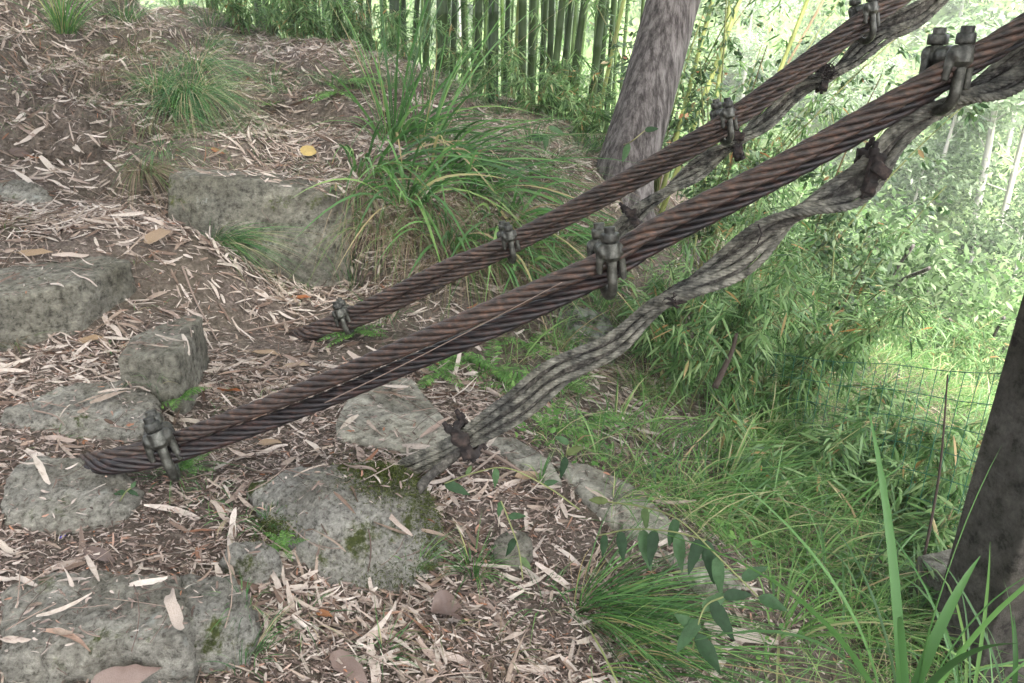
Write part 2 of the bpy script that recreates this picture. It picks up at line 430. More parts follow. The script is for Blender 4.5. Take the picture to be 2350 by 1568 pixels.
M['far_leaf'] = leaf_mat('far_foliage', [(0, (.06, .10, .05)), (.4, (.14, .21, .10)), (.8, (.25, .33, .19)), (1, (.38, .44, .30))], .5, .6, patch=.45)
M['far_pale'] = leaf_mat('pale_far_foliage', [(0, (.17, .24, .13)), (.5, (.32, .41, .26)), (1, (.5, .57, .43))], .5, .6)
M['stem'] = leaf_mat('green_stem', [(0, (.10, .13, .04)), (.6, (.2, .22, .09)), (1, (.2, .13, .07))], 0, .6)
M['fence'] = leaf_mat('green_fence_wire', [(0, (.03, .13, .085)), (1, (.03, .15, .10))], 0, .4)

def culm_mat(name, a, c):
    m, nt, b = new_mat(name)
    o = nt.nodes.new('ShaderNodeObjectInfo')
    n = tex_noise(nt, 1, 5, .6, coords(nt, (14, 14, 1.5)))
    c1 = ramp(nt, o.outputs['Random'], [(0, a), (1, c)])
    c2 = mixc(nt, .7, c1, ramp(nt, n, [(.3, (.5, .45, .4)), (.6, (1.2, 1.2, 1.1))]), 'MULTIPLY')
    nt.links.new(c2, b.inputs['Base Color']); b.inputs['Roughness'].default_value = .5
    return m
M['culm'] = culm_mat('green_bamboo_culm', (.016, .040, .008), (.055, .10, .018))
M['culm_light'] = culm_mat('yellow_green_culm', (.24, .28, .08), (.30, .34, .11))
M['culm_tan'] = culm_mat('tan_culm', (.24, .18, .11), (.28, .2, .12))

def bark_mat():
    m, nt, b = new_mat('grey_bark')
    v = coords(nt, (26, 26, 3.2)); n = tex_noise(nt, 1, 9, .7, v); n2 = tex_noise(nt, 2.5, 4, .6, coords(nt))
    c = ramp(nt, n, [(.36, (.03, .024, .022)), (.47, (.11, .095, .09)), (.6, (.26, .235, .225))])
    c = mixc(nt, .6, c, ramp(nt, n2, [(.35, (.55, .5, .5)), (.65, (1.15, 1.15, 1.15))]), 'MULTIPLY')
    nt.links.new(c, b.inputs['Base Color']); b.inputs['Roughness'].default_value = .9
    bump(nt, b, n, 1.0, .06)
    return m
M['bark'] = bark_mat()

# ------------------------------------------------------------------ ground
def axis(parts):
    out = [parts[0][0]]
    for a, b_, st in parts:
        k = max(1, int(round((b_ - a) / st)))
        out += list(np.linspace(a, b_, k + 1)[1:])
    return np.array(out)
xs = axis([(-40, -20, 4), (-20, -5, .6), (-5, -3.2, .1), (-3.2, 2.6, .03), (2.6, 6, .1), (6, 40, .6), (40, 60, 4)])
ys = axis([(-8, .6, .4), (.6, 1.2, .06), (1.2, 7.4, .03), (7.4, 12, .1), (12, 62, .5), (62, 80, 3)])
X, Y = np.meshgrid(xs, ys)
Z = H(X.ravel(), Y.ravel())
nx, ny = len(xs), len(ys)
ii = (np.arange(ny - 1)[:, None] * nx + np.arange(nx - 1)[None]).ravel()
gm = mesh_np('ground', np.stack([X.ravel(), Y.ravel(), Z], 1), [np.stack([ii, ii + 1, ii + 1 + nx, ii + nx], 1)])
ground = obj('ground', gm, M['soil']); tag(ground, kind='structure')

# ------------------------------------------------------------------ stones
TX = {}
for nm, sc, dp in (('coarse', .16, 3), ('fine', .035, 4), ('mid', .07, 4)):
    t = bpy.data.textures.new(nm, 'CLOUDS'); t.noise_scale = sc; t.noise_depth = dp; TX[nm] = t
def rock(name, pts, mat, label, cat='stone', group=None, drop=.35, vox=.014, amp=(.03, .02), flare=1.04, bev=.02):
    bm = bmesh.new()
    V = []
    for p in pts:
        V.append(P(p[0], p[1], p[2][0]) if isinstance(p[2], tuple) else PZ(*p))
    c = sum(V, Vector()) / len(V)
    zmin = min(v.z for v in V)
    for v in V:
        bm.verts.new(v - c)
        bm.verts.new(Vector(((v.x - c.x) * flare, (v.y - c.y) * flare, zmin - drop - c.z)))
    r = bmesh.ops.convex_hull(bm, input=bm.verts)
    bmesh.ops.delete(bm, geom=[g for g in r['geom_interior'] if isinstance(g, bmesh.types.BMVert)], context='VERTS')
    bmesh.ops.recalc_face_normals(bm, faces=bm.faces)
    me = bpy.data.meshes.new(name); bm.to_mesh(me); bm.free()
    for pl in me.polygons: pl.use_smooth = True
    o = obj(name, me, mat); o.location = c
    b_ = o.modifiers.new('bevel', 'BEVEL'); b_.width = bev; b_.segments = 2; b_.limit_method = 'ANGLE'; b_.angle_limit = .5
    r_ = o.modifiers.new('remesh', 'REMESH'); r_.mode = 'VOXEL'; r_.voxel_size = vox; r_.use_smooth_shade = True
    for tx, a in (('coarse', amp[0] * 1.2), ('mid', amp[1] * 1.5), ('fine', amp[1] * .9)):
        d_ = o.modifiers.new('displace', 'DISPLACE'); d_.texture = TX[tx]; d_.strength = a; d_.mid_level = .5; d_.texture_coords = 'GLOBAL'
    tag(o, label, cat, group)
    return o

rock('boulder', [(560,1105,.04),(700,1066,.08),(880,1052,.09),(950,1080,.07),(760,1130,.11),(930,1140,.075),(1002,1160,-.03),(1028,1235,-.08),
     (1012,1310,-.14),(960,1360,-.17),(860,1405,-.19),(700,1392,-.16),(655,1330,-.11),(640,1250,-.05),(590,1180,.0),(800,1220,.035),(700,1200,.04)],
     M['rock_moss'], 'rounded grey pitted boulder with moss on top, in front of the grey cable end', 'boulder', amp=(.03, .022))
rock('stone_slab', [(0,1350,.1),(79,1323,.1),(191,1303,.1),(410,1315,.1),(427,1364,.1),(436,1419,.095),(420,1462,.09),(307,1477,.08),(154,1487,.08),(0,1500,.07),
     (430,1480,-.02),(300,1530,0),(0,1568,-.0)],
     M['rock_rough'], 'large pale pitted stone with a ragged front edge in the bottom left corner', 'stone', amp=(.025, .022))
rock('rock', [(415,1312,.09),(533,1318,.08),(575,1350,.05),(580,1410,.0),(555,1470,-.04),(480,1530,-.07),(425,1500,-.03),(420,1440,.07),(500,1380,.07)],
     M['rock_moss'], 'mossy lower stone against the right side of the big pitted stone', 'stone', amp=(.03, .022))
rock('rock', [(0,1180,.06),(15,1075,.13),(80,1038,.13),(190,1048,.11),(285,1078,.09),(325,1120,.05),(290,1175,.04),(170,1205,.04),(70,1215,.03)],
     M['rock_rough'], 'rough grey stone under the lower left end of the rusty ropes', 'stone')
rock('rock', [(0,930,.17),(150,878,.17),(290,868,.16),(352,900,.15),(372,955,.1),(300,1000,.09),(150,1012,.08),(0,992,.09)],
     M['rock_rough'], 'flat rough grey stone behind the lowest clip of the near ropes', 'stone')
rock('cut_stone', [(267,822,.26),(400,818,.28),(427,793,.28),(463,724,.29),(431,719,.29),(302,770,.27)],
     M['rock_block'], 'sharp cornered cut stone step between the big left block and the near ropes', 'stone', amp=(.006, .006), flare=1.03, bev=.01, vox=.012)
rock('cut_stone', [(-120,700,.42),(0,669,.42),(70,658,.42),(167,655,.42),(208,631,.42),(299,606,.41),(299,594,.42),(222,580,.43),(150,580,.43),(0,615,.43),(-120,640,.42)],
     M['rock_block'], 'big dark cut stone block at the left edge, highest of the steps', 'stone', amp=(.018, .010), flare=1.0, bev=.012)
rock('wall_stone', [(388,400,(4.75,)),(560,412,(4.72,)),(700,432,(4.7,)),(775,455,(4.72,)),(808,480,(4.78,)),(400,385,(5.15,)),(600,392,(5.2,)),(790,430,(5.2,)),(385,490,(4.72,)),(560,590,(4.68,)),(700,610,(4.66,)),(800,600,(4.75,))],
     M['rock_wall'], 'long stained retaining stone with white lichen under the upper ledge', 'stone', amp=(.02, .012), vox=.016, flare=1.0, bev=.01)
rock('rock', [(-60,440,(4.5,)),(0,420,(4.5,)),(70,415,(4.55,)),(112,440,(4.55,)),(112,475,(4.5,)),(60,495,(4.45,)),(0,500,(4.4,)),(40,410,(4.8,))],
     M['rock_rough'], 'pale grey stone at the left edge below the earth slope', 'stone')
rock('paving_slab', [(768,968,.03),(800,905,.03),(920,866,.03),(945,868,.03),(1028,968,.03),(1034,1000,.03),(960,1040,.02),(772,1000,.03)],
     M['rock_slab'], 'smooth flat slab between the rusty ropes and the grey cable', 'slab', amp=(.006, .004), flare=1.0, bev=.006, drop=.12)
for pts, lb in (
    ([(1105,1000,.01),(1180,1000,.01),(1262,1052,.0),(1290,1100,-.01),(1200,1085,-.0)], 'first kerb slab at the slope edge, nearest the lower grey cable end'),
    ([(1268,1056,-.02),(1350,1062,-.02),(1450,1110,-.035),(1560,1210,-.075),(1590,1245,-.08),(1470,1240,-.08),(1340,1140,-.03)], 'long middle kerb slab along the edge of the grassy slope'),
    ([(1478,1246,-.095),(1596,1250,-.095),(1650,1285,-.12),(1705,1335,-.15),(1700,1375,-.17),(1600,1335,-.14)], 'last kerb slab, crumbling, beside the hanging broad leaves')):
    rock('kerb_slab', pts, M['rock_slab'], lb, 'slab', 'kerb slabs along the slope edge', amp=(.008, .005), flare=1.0, bev=.006, drop=.25, vox=.01)
rock('rock', [(1240,760,(4.6,)),(1250,715,(4.7,)),(1310,690,(4.75,)),(1390,715,(4.75,)),(1420,760,(4.7,)),(1400,800,(4.6,)),(1300,805,(4.5,))],
     M['rock_lichen'], 'dark rock with white lichen spots below the near ropes', 'rock', amp=(.04, .03))
rock('rock', [(502,1280,.02),(530,1240,.05),(600,1232,.05),(640,1255,.03),(635,1290,.0),(560,1302,.0)],
     M['rock_moss'], 'small dark mossy stone on the left of the boulder', 'stone', drop=.15, amp=(.02, .012), vox=.009)
rock('rock', [(1130,1230,-.04),(1170,1200,-.03),(1220,1215,-.04),(1225,1260,-.09),(1180,1290,-.12),(1135,1280,-.1)],
     M['rock_block'], 'small smooth stone behind the bright green tuft', 'stone', drop=.15, amp=(.015, .008), vox=.01)
rock('rock', [(600,125,(7.3,)),(640,108,(7.5,)),(740,108,(7.6,)),(820,122,(7.5,)),(840,140,(7.3,)),(760,135,(7.1,)),(650,135,(7.1,))],
     M['rock_wall'], 'flat weathered stone on top of the upper bank under the bamboo', 'stone', drop=.12, vox=.02)

M['earth'] = rock_mat('dark_mossy_earth', (.16, .128, .108), .4, 0, .35, 34, .1)
for pts in ([(585,138,(7.0,)),(700,116,(6.95,)),(850,138,(6.85,)),(940,190,(6.7,)),(590,232,(6.62,)),(750,262,(6.38,)),(900,298,(6.22,)),(965,262,(6.4,)),(700,110,(7.4,)),(860,128,(7.4,))],
            [(812,440,(5.05,)),(950,445,(4.98,)),(1100,500,(4.85,)),(1250,560,(4.85,)),(815,600,(4.72,)),(950,640,(4.55,)),(1150,690,(4.45,)),(1280,680,(4.55,)),(850,420,(5.4,)),(1150,480,(5.3,))],
            [(-40,175,(5.35,)),(110,196,(5.22,)),(190,250,(5.12,)),(-40,330,(4.92,)),(160,345,(4.88,)),(225,325,(4.95,)),(100,180,(5.6,))],
            [(255,120,(6.1,)),(330,250,(5.65,)),(350,395,(5.2,)),(300,395,(5.1,)),(240,260,(5.5,)),(390,230,(5.9,)),(400,380,(5.35,)),(310,140,(6.3,))],
            [(1010,760,(4.2,)),(1120,720,(4.3,)),(1260,700,(4.6,)),(1010,850,(3.85,)),(1120,870,(3.8,)),(1260,860,(4.2,)),(1180,700,(4.8,))]):
    b_ = rock('earth_bank', pts, M['earth'], None, None, drop=.3, amp=(.09, .05), vox=.02, flare=1.0, bev=.04)
    b_['kind'] = 'structure'
bpy.context.view_layer.update()
DG = bpy.context.evaluated_depsgraph_get()
from mathutils.bvhtree import BVHTree
_bv, _bp, _own = [], [], []
for ob in [o for o in COL.objects if o.type == 'MESH']:
    ev = ob.evaluated_get(DG); me = ev.to_mesh(); k0 = len(_bv); mw = ob.matrix_world
    _bv += [mw @ v.co for v in me.vertices]
    _bp += [[k0 + i for i in p.vertices] for p in me.polygons]; _own += [ob] * len(me.polygons)
    ev.to_mesh_clear()
BV = BVHTree.FromPolygons(_bv, _bp)
def hit(u, v):
    loc, nr, idx, _ = BV.ray_cast(CAM, ray(u, v).normalized())
    return (loc, nr, _own[idx]) if loc else (P(u, v, 6), Vector((0, 0, 1)), ground)
def G(u, v, lift=0):
    """point of the ground or a stone seen at a picture position"""
    return hit(u, v)[0] + Vector((0, 0, lift))
def drop_at(x, y):
    loc, nr, idx, _ = BV.ray_cast(Vector((x, y, 6)), Vector((0, 0, -1)))
    return (loc, nr, _own[idx]) if loc else (Vector((x, y, 0)), Vector((0, 0, 1)), ground)

# platform edge: left of it the trodden litter, right of it the grassy slope
edge_px = [(1500,1568,-.3),(1700,1350,-.15),(1480,1200,-.05),(1150,1020,0),(1000,880,0)]
edge_w = [PZ(*e) for e in edge_px] + [P(1080,640,4.6), P(1400,420,6.1), P(1500,380,8.2)]
ex = np.array([p.x for p in edge_w]); ey = np.array([p.y for p in edge_w]); _o = np.argsort(ey)
def slope_side(x, y):      # > 0 on the grassy side, in metres
    return x - np.interp(y, ey[_o], ex[_o])

# ------------------------------------------------------------------ litter
def litter(n, Lr, Wr, seed, keep):
    r = np.random.default_rng(seed)
    B, D, Sd, Ln, Wd, Bn, Tw = [], [], [], [], [], [], []
    cnt = 0
    while cnt < n:
        y = 1.15 + (r.random() ** 1.2) * 8.6; half = .30 + y * .74
        x = r.uniform(-half, half)
        if r.random() > keep(x, y): continue
        loc, nr, ob = drop_at(x, y)
        if not (ob is ground or ob.name.startswith('earth')) and r.random() > (.13 if nr.z > .8 else 0): continue
        a = r.uniform(0, 2 * np.pi) if r.random() < .55 else r.normal(-.15, .5) + (np.pi if r.random() < .5 else 0)
        d = Vector((math.cos(a), math.sin(a), 0)); d = (d - nr * d.dot(nr)).normalized()
        d = (d + nr * r.normal(0, .12)).normalized()
        s = nr.cross(d); s = (s + nr * r.normal(0, .45)).normalized()
        L_ = r.uniform(*Lr) * (1 if r.random() > .12 else 1.5)
        B.append(tuple(loc + nr * r.uniform(.002, .02) - d * L_ * .5)); D.append(tuple(d)); Sd.append(tuple(s))
        Ln.append(L_); Wd.append(r.uniform(*Wr) * (L_ / Lr[1]) ** .3); Bn.append(tuple(nr * r.normal(-.02, .22) + s * r.normal(0, .22))); Tw.append(r.normal(0, 1.1))
        cnt += 1
    return strips(B, np.array(D), np.array(Sd), np.array(Ln), np.array(Wd), np.array(Bn), 4, 'dry', fold=.35, twist=np.array(Tw))

def keepf(x, y):
    s = float(slope_side(x, y))
    k = 1.0 if s < 0 else max(.10, .45 - s * .6) if y < 2.95 or x > 1 else .7
    bare = vn(np.array([x * 1.3]), np.array([y * 1.3]), 21)[0]
    k *= .35 + .65 * (bare > -.3)
    if y < 3.0: k *= .35 + .5 * (vn(np.array([x * 3.1]), np.array([y * 3.1]), 23)[0] > .1)
    # bare earth of the left slope
    if x < -2.2 and 4.3 < y < 5.6: k *= .4
    if x > -.2 and y < 2.3: k *= .55
    return k
g = Geo()
g.add(*litter(15000, (.05, .13), (.009, .02), 9, lambda x, y: keepf(x, y) * float(y > 3.9) * 1.2))
g.add(*litter(11500, (.045, .14), (.006, .024), 1, keepf))
g.add(*litter(9000, (.03, .07), (.004, .010), 3, keepf))
o = obj('leaf_litter', g.mesh('leaf_litter'), M['litter']); tag(o, 'countless pale dry bamboo leaves and fragments covering the trodden ground', 'leaf litter', kind='stuff')
g = Geo()
g.add(*litter(52000, (.008, .034), (.002, .009), 2, lambda x, y: keepf(x, y) * .5 + .4 * float(slope_side(x, y) < .1)))
g.add(*litter(34000, (.006, .03), (.002, .009), 12, lambda x, y: float(y < 3.4) * (1.0 if slope_side(x, y) < .3 else .3)))
o = obj('litter_crumbs', g.mesh('litter_crumbs'), M['crumb']); tag(o, 'reddish brown crumbs of rotten leaf between the pale bamboo leaves', 'leaf litter', kind='stuff')

def twigs(n, seed):
    r = np.random.default_rng(seed); g = Geo()
    for i in range(n):
        y = 1.2 + r.random() ** 1.2 * 6; x = r.uniform(-.3 - y * .7, .3 + y * .6)
        if slope_side(x, y) > .6: continue
        loc, nr, ob = drop_at(x, y)
        a = r.uniform(0, 6.28); d = Vector((math.cos(a), math.sin(a), 0)); d = (d - nr * d.dot(nr)).normalized(); L_ = r.uniform(.06, .25)
        p0 = np.array(loc + nr * .012); d = np.array(d); s = np.cross(np.array(nr), d)
        t = np.linspace(-.5, .5, 5)[:, None]
        g.add(*tube(p0 + d * t * L_ + s * (t * t) * r.normal(0, .3) * L_ + np.array(nr) * r.normal(0, .02), r.uniform(.0009, .0022), 4))
    return g.mesh('fallen_twigs')
o = obj('fallen_twigs', twigs(1100, 5), M['twig']); tag(o, 'thin dry twigs and needles scattered through the leaf litter', 'twigs', kind='stuff')

# individual large dry leaves
def leaf_mesh(name, segs=9, W=.14, fold=.35, bendz=.1, bends=.1, twist=.4, prof='dry', jag=0.0, seed=0):
    V, Q = strips([(-.5, 0, 0)], (1, 0, 0), (0, 1, 0), 1.0, W, (0, bends, bendz), segs, prof, fold, twist)
    r = np.random.default_rng(seed)
    V = np.array(V)
    V += r.normal(0, .006 + jag, V.shape) * np.array([.5, 1, .6])
    V[:, 2] += .03 * np.sin(V[:, 0] * 9 + seed)
    if prof == 'ovate':
        V2, Q2, _t = tube(np.array([(-.72, .02, .03), (-.6, 0, .01), (-.46, 0, 0)]), .010, 4, False); Q = np.concatenate([Q, Q2 + len(V)]); V = np.concatenate([V, V2])
    return mesh_np(name, V, [Q])
LEAFM = [leaf_mesh('dry_leaf', 9, .10 + .02 * (i % 5), .2 + .15 * (i % 3), (-.14, .1, .02, -.06)[i % 4], (.1, -.08, .02)[i % 3], (.3, -.8, .9, 0)[i % 4], seed=i) for i in range(12)]
def place_leaf(me, loc, nr, ang, L_, m=None, label='', group=None, name='dry_leaf', lift=.012, roll=0, cat='leaf', tilt=0):
    d = Vector((math.cos(ang), math.sin(ang), 0)); d = (d - nr * d.dot(nr)).normalized()
    s = nr.cross(d)
    R = Matrix((d, s, nr)).transposed().to_4x4()
    if len(me.materials) == 0: me.materials.append(m)
    o = bpy.data.objects.new(name, me); COL.objects.link(o)
    o.matrix_world = Matrix.Translation(loc + nr * lift) @ R @ Matrix.Rotation(tilt, 4, 'Y') @ Matrix.Rotation(roll, 4, 'X') @ Matrix.Scale(L_, 4)
    tag(o, label, cat, group)
    return o
REG = [  # picture-free landmarks: (test on x, y, label)
 (lambda x, y: y < 2.35 and x < -.75, 'pale dry bamboo leaf on or beside the big pitted stone in the bottom left'),
 (lambda x, y: y < 2.75 and x < -.55, 'pale dry bamboo leaf on the ground left of the mossy boulder'),
 (lambda x, y: y < 2.35 and x < .55, 'pale dry bamboo leaf on the dark soil in front of the mossy boulder'),
 (lambda x, y: y < 3.0 and x >= .1, 'pale dry bamboo leaf near the kerb slabs right of the boulder'),
 (lambda x, y: y < 3.0, 'pale dry bamboo leaf between the lowest clip and the boulder'),
 (lambda x, y: y < 4.6 and x < -1.5, 'pale dry bamboo leaf beside the cut stone steps on the left'),
 (lambda x, y: y < 4.9 and x < .2, 'pale dry bamboo leaf on the trodden path between the steps and the far ropes'),
 (lambda x, y: x < -1.9, 'pale dry bamboo leaf on the earth slope at the upper left'),
 (lambda x, y: x < .3, 'pale dry bamboo leaf on the upper ledge above the stained wall stone'),
 (lambda x, y: True, 'pale dry bamboo leaf on the bank near the tree trunk')]
r0 = np.random.default_rng(77); cnt = 0
while cnt < 230:
    y = 1.2 + r0.random() ** 1.1 * 5.6; x = r0.uniform(-.25 - y * .70, .2 + y * .45)
    if slope_side(x, y) > .15: continue
    loc, nr, ob = drop_at(x, y)
    if nr.z < .55: continue
    if not (ob is ground or ob.name.startswith('earth')) and r0.random() < .55: continue
    for f, lb in REG:
        if f(x, y): break
    L_ = r0.uniform(.09, .21) * (1.1 if y < 3 else 1.15)
    a = r0.uniform(0, 6.28) if r0.random() < .5 else r0.normal(-.5, .5)
    place_leaf(LEAFM[cnt % 12], loc, nr, a, L_, M['big_litter'], lb, lb.replace('pale dry bamboo leaf', 'dry bamboo leaves'), roll=r0.normal(0, .3), tilt=r0.normal(0, .12), lift=.014)
    cnt += 1

def special(u, v, ang, L_, mat, label, W=.3, prof='ovate', bz=.1, fold=.4, tw=.2, tilt=0, roll=0, seed=0, lift=.015, name='dry_leaf', jag=0.006):
    loc, nr, ob = hit(u, v)
    me = leaf_mesh(name, 12, W, fold, bz, .08, tw, prof, jag, seed)
    # stalk
    return place_leaf(me, loc, nr, ang, L_, M[mat], label, None, name, lift, roll, 'leaf', tilt)
special(300,1530,.3,.16,'brown_leaf','big smooth brown leaf leaning against the front of the pitted stone',.42,bz=-.2,tw=.5,roll=-.6,lift=.05)
special(800,1545,-.7,.15,'brown_leaf','mauve brown leaf at the bottom edge in front of the boulder',.45,bz=.05,roll=.2)
special(1030,1420,.3,.13,'brown_leaf','curled grey brown leaf arching over the soil in front of the boulder',.8,bz=-.55,fold=.9,tw=.3,lift=.05,seed=3)
special(745,1420,-.4,.055,'orange_leaf','small rust brown curled leaf at the foot of the boulder',.5,fold=.8)
special(365,560,.2,.16,'tan_leaf','large curled tan leaf above the big left block beside a green tuft',.55,bz=.3,fold=.7,tilt=-.4,lift=.04)
special(710,363,.1,.12,'yellow_leaf','yellow leaf lying on the upper ledge',.75,prof='oval',bz=.1,fold=.3,tilt=.4,roll=.4,lift=.05)
special(610,820,.1,.13,'tan_leaf','oval tan leaf on the path left of the near ropes',.5,bz=.05)
special(690,690,.4,.12,'orange_leaf','orange brown leaf behind the lower end of the far ropes',.35)
special(230,1290,-.5,.13,'brown_leaf','purple brown leaf with a rolled edge behind the pitted stone',.4,fold=.6)
special(195,1025,-1.4,.05,'orange_leaf','small bright orange leaf behind the rusty rope end',.45)
special(530,905,-.3,.14,'orange_leaf','long orange leaf beside the near ropes above the lowest clip',.16,fold=.5,tilt=-.1)
special(620,1030,-.2,.10,'tan_leaf','crinkled olive tan leaf on the path right of the lowest clip',.55,fold=.6,seed=5)
special(680,850,-.2,.13,'tan_leaf','flat tan leaf half under the near ropes',.5)
special(210,790,.3,.11,'tan_leaf','flat brownish leaf at the foot of the big left block',.6)
special(85,588,.1,.16,'tan_leaf','wide pinkish brown leaf on top of the big left block',.3)
special(1215,1105,.1,.12,'tan_leaf','cream curled leaf on the kerb right of the grey cable end',.35,bz=-.2,fold=.8,lift=.03)
special(500,350,-.6,.1,'orange_leaf','reddish leaf on the ledge left of the yellow leaf',.35)
special(600,290,-.6,.14,'brown_leaf','dull grey leaf on the upper ledge',.5)
special(50,355,.1,.15,'brown_leaf','dull grey green leaf on the earth slope at the left edge',.45)
special(85,370,-.3,.15,'orange_leaf','long orange brown leaf on the left slope below the grey leaf',.12,fold=.5)
special(672,78,1.3,.14,'orange_leaf','upright red brown leaf at the top of the upper bank',.5,tilt=-1.0,lift=.05)
special(155,1232,0,.035,'brown_leaf','tiny dark leaf scrap beside the pale leaves on the left',.7)
# a tiny blue scrap
me = leaf_mesh('plastic_scrap', 4, .6, .3, .1, 0, .2, 'oval'); mb, nb, bb = new_mat('blue_plastic'); bb.inputs['Base Color'].default_value = (.07, .06, .35, 1)
loc, nr, _ob = hit(146, 1240)
place_leaf(me, loc, nr, .8, .022, mb, 'tiny blue plastic scrap in the litter at the left', None, 'plastic_scrap', .012, 0, 'scrap')

# sticks
def stick(pts, r_, label, mat='twig', name='fallen_stick', cat='stick'):
    g = Geo(); p = spline(pts, .02); g.add(*tube(p, np.linspace(r_, r_ * .5, len(p)), 6))
    o = obj(name, g.mesh(name), M[mat]); tag(o, label, cat)
stick([G(420,620,.02), G(450,700,.03), G(500,790,.02)], .006, 'grey stick on the litter beside the cut stone step')
stick([G(1100,1040,.02), G(1150,1070,.03), G(1240,1120,.02)], .009, 'brown stick beside the rusty clamp of the lower grey cable')
stick([G(80,950,.015), G(130,970,.03), G(150,985,.015)], .004, 'thin brown stick on the flat stone')
stick([G(560,770,.02), G(640,760,.04), G(760,735,.05)], .006, 'long curved twig touching the end of the far ropes')
stick([G(730,430,.02), G(790,500,.03), G(795,580,.02)], .005, 'dead root hanging at the right end of the stained wall stone')
stick([G(230,270,.02), G(260,330,.03), G(275,380,.02)], .006, 'grey stick lying down the slope at the upper left')
# ------------------------------------------------------------------ ropes
def rope_geo(g, path, R, strands=6, lay=.45, sides=8, hand=1, phase=0.0):
    T, N, B = frames(path)
    s = np.concatenate([[0], np.cumsum(np.linalg.norm(np.diff(path, axis=0), axis=1))])
    r = R * (.345 if strands > 4 else .46)
    for k in range(strands):
        ph = hand * 2 * np.pi * s / lay + 2 * np.pi * k / strands + phase
        pts = path + (R - r) * (np.cos(ph)[:, None] * N + np.sin(ph)[:, None] * B)
        g.add(*tube(pts, r, sides))
    g.add(*tube(path, R * .4, 6))

def img_path(lst, step=.01, off=(0, 0, 0)):
    return spline([P(*q) + Vector(off) for q in lst], step)

near_up = [(140,1072,3.05),(195,1058,2.80),(265,1046,2.70),(375,1019,2.73),(480,979,2.70),(700,894,2.58),(1000,765,2.38),(1145,702,2.32),(1385,597,2.25),(1500,524,2.2),(1784,382,2.12),(2004,258,2.07),(2170,162,2.03),(2270,108,2.0),(2420,14,1.97)]
near_lo = [(140,1080,3.02),(200,1069,2.76),(265,1070,2.67),(375,1052,2.70),(480,1018,2.70),(700,937,2.61),(1000,811,2.43),(1145,749,2.37),(1385,633,2.30),(1500,561,2.26),(1784,410,2.17),(2004,286,2.12),(2170,184,2.08),(2270,124,2.05),(2420,28,2.03)]
far_up = [(640,778,4.45),(705,759,4.04),(790,725,3.95),(900,673,3.82),(1030,608,3.72),(1165,553,3.68),(1389,433,3.6),(1600,313,3.52),(1670,268,3.5),(1748,213,3.48),(1985,36,3.42),(2120,-60,3.4)]
far_lo = [(640,784,4.42),(705,769,4.03),(790,748,3.95),(900,703,3.85),(1030,636,3.75),(1165,574,3.72),(1389,458,3.65),(1600,340,3.57),(1670,292,3.55),(1748,238,3.53),(1985,60,3.47),(2120,-36,3.45)]
RR = .029
for lst, mt, ph, lb in ((near_up, 'rust', 0, 'upper rusty steel rope of the thick near pair held by clips'),
                        (near_lo, 'rust_dark', 1.2, 'lower blackened steel rope of the thick near pair'),
                        (far_up, 'rust', .5, 'upper rusty steel rope of the thinner looking far pair'),
                        (far_lo, 'rust', 2.2, 'lower rusty steel rope of the far pair behind')):
    g = Geo(); rope_geo(g, img_path(lst), RR * (1.1 if lst in (far_up, far_lo) else 1), 6, .36, 8, 1, ph)
    o = obj('steel_rope', g.mesh('steel_rope'), M[mt]); tag(o, lb, 'steel rope', 'twisted steel anchor ropes')

# thin stalk lying along the gap of the near ropes
stick([P(745,925,2.53), P(900,850,2.42), P(1100,748,2.3), P(1290,648,2.22)], .0022, 'thin dry stalk lying in the gap between the near ropes', 'twig', 'dry_stalk', 'stalk')

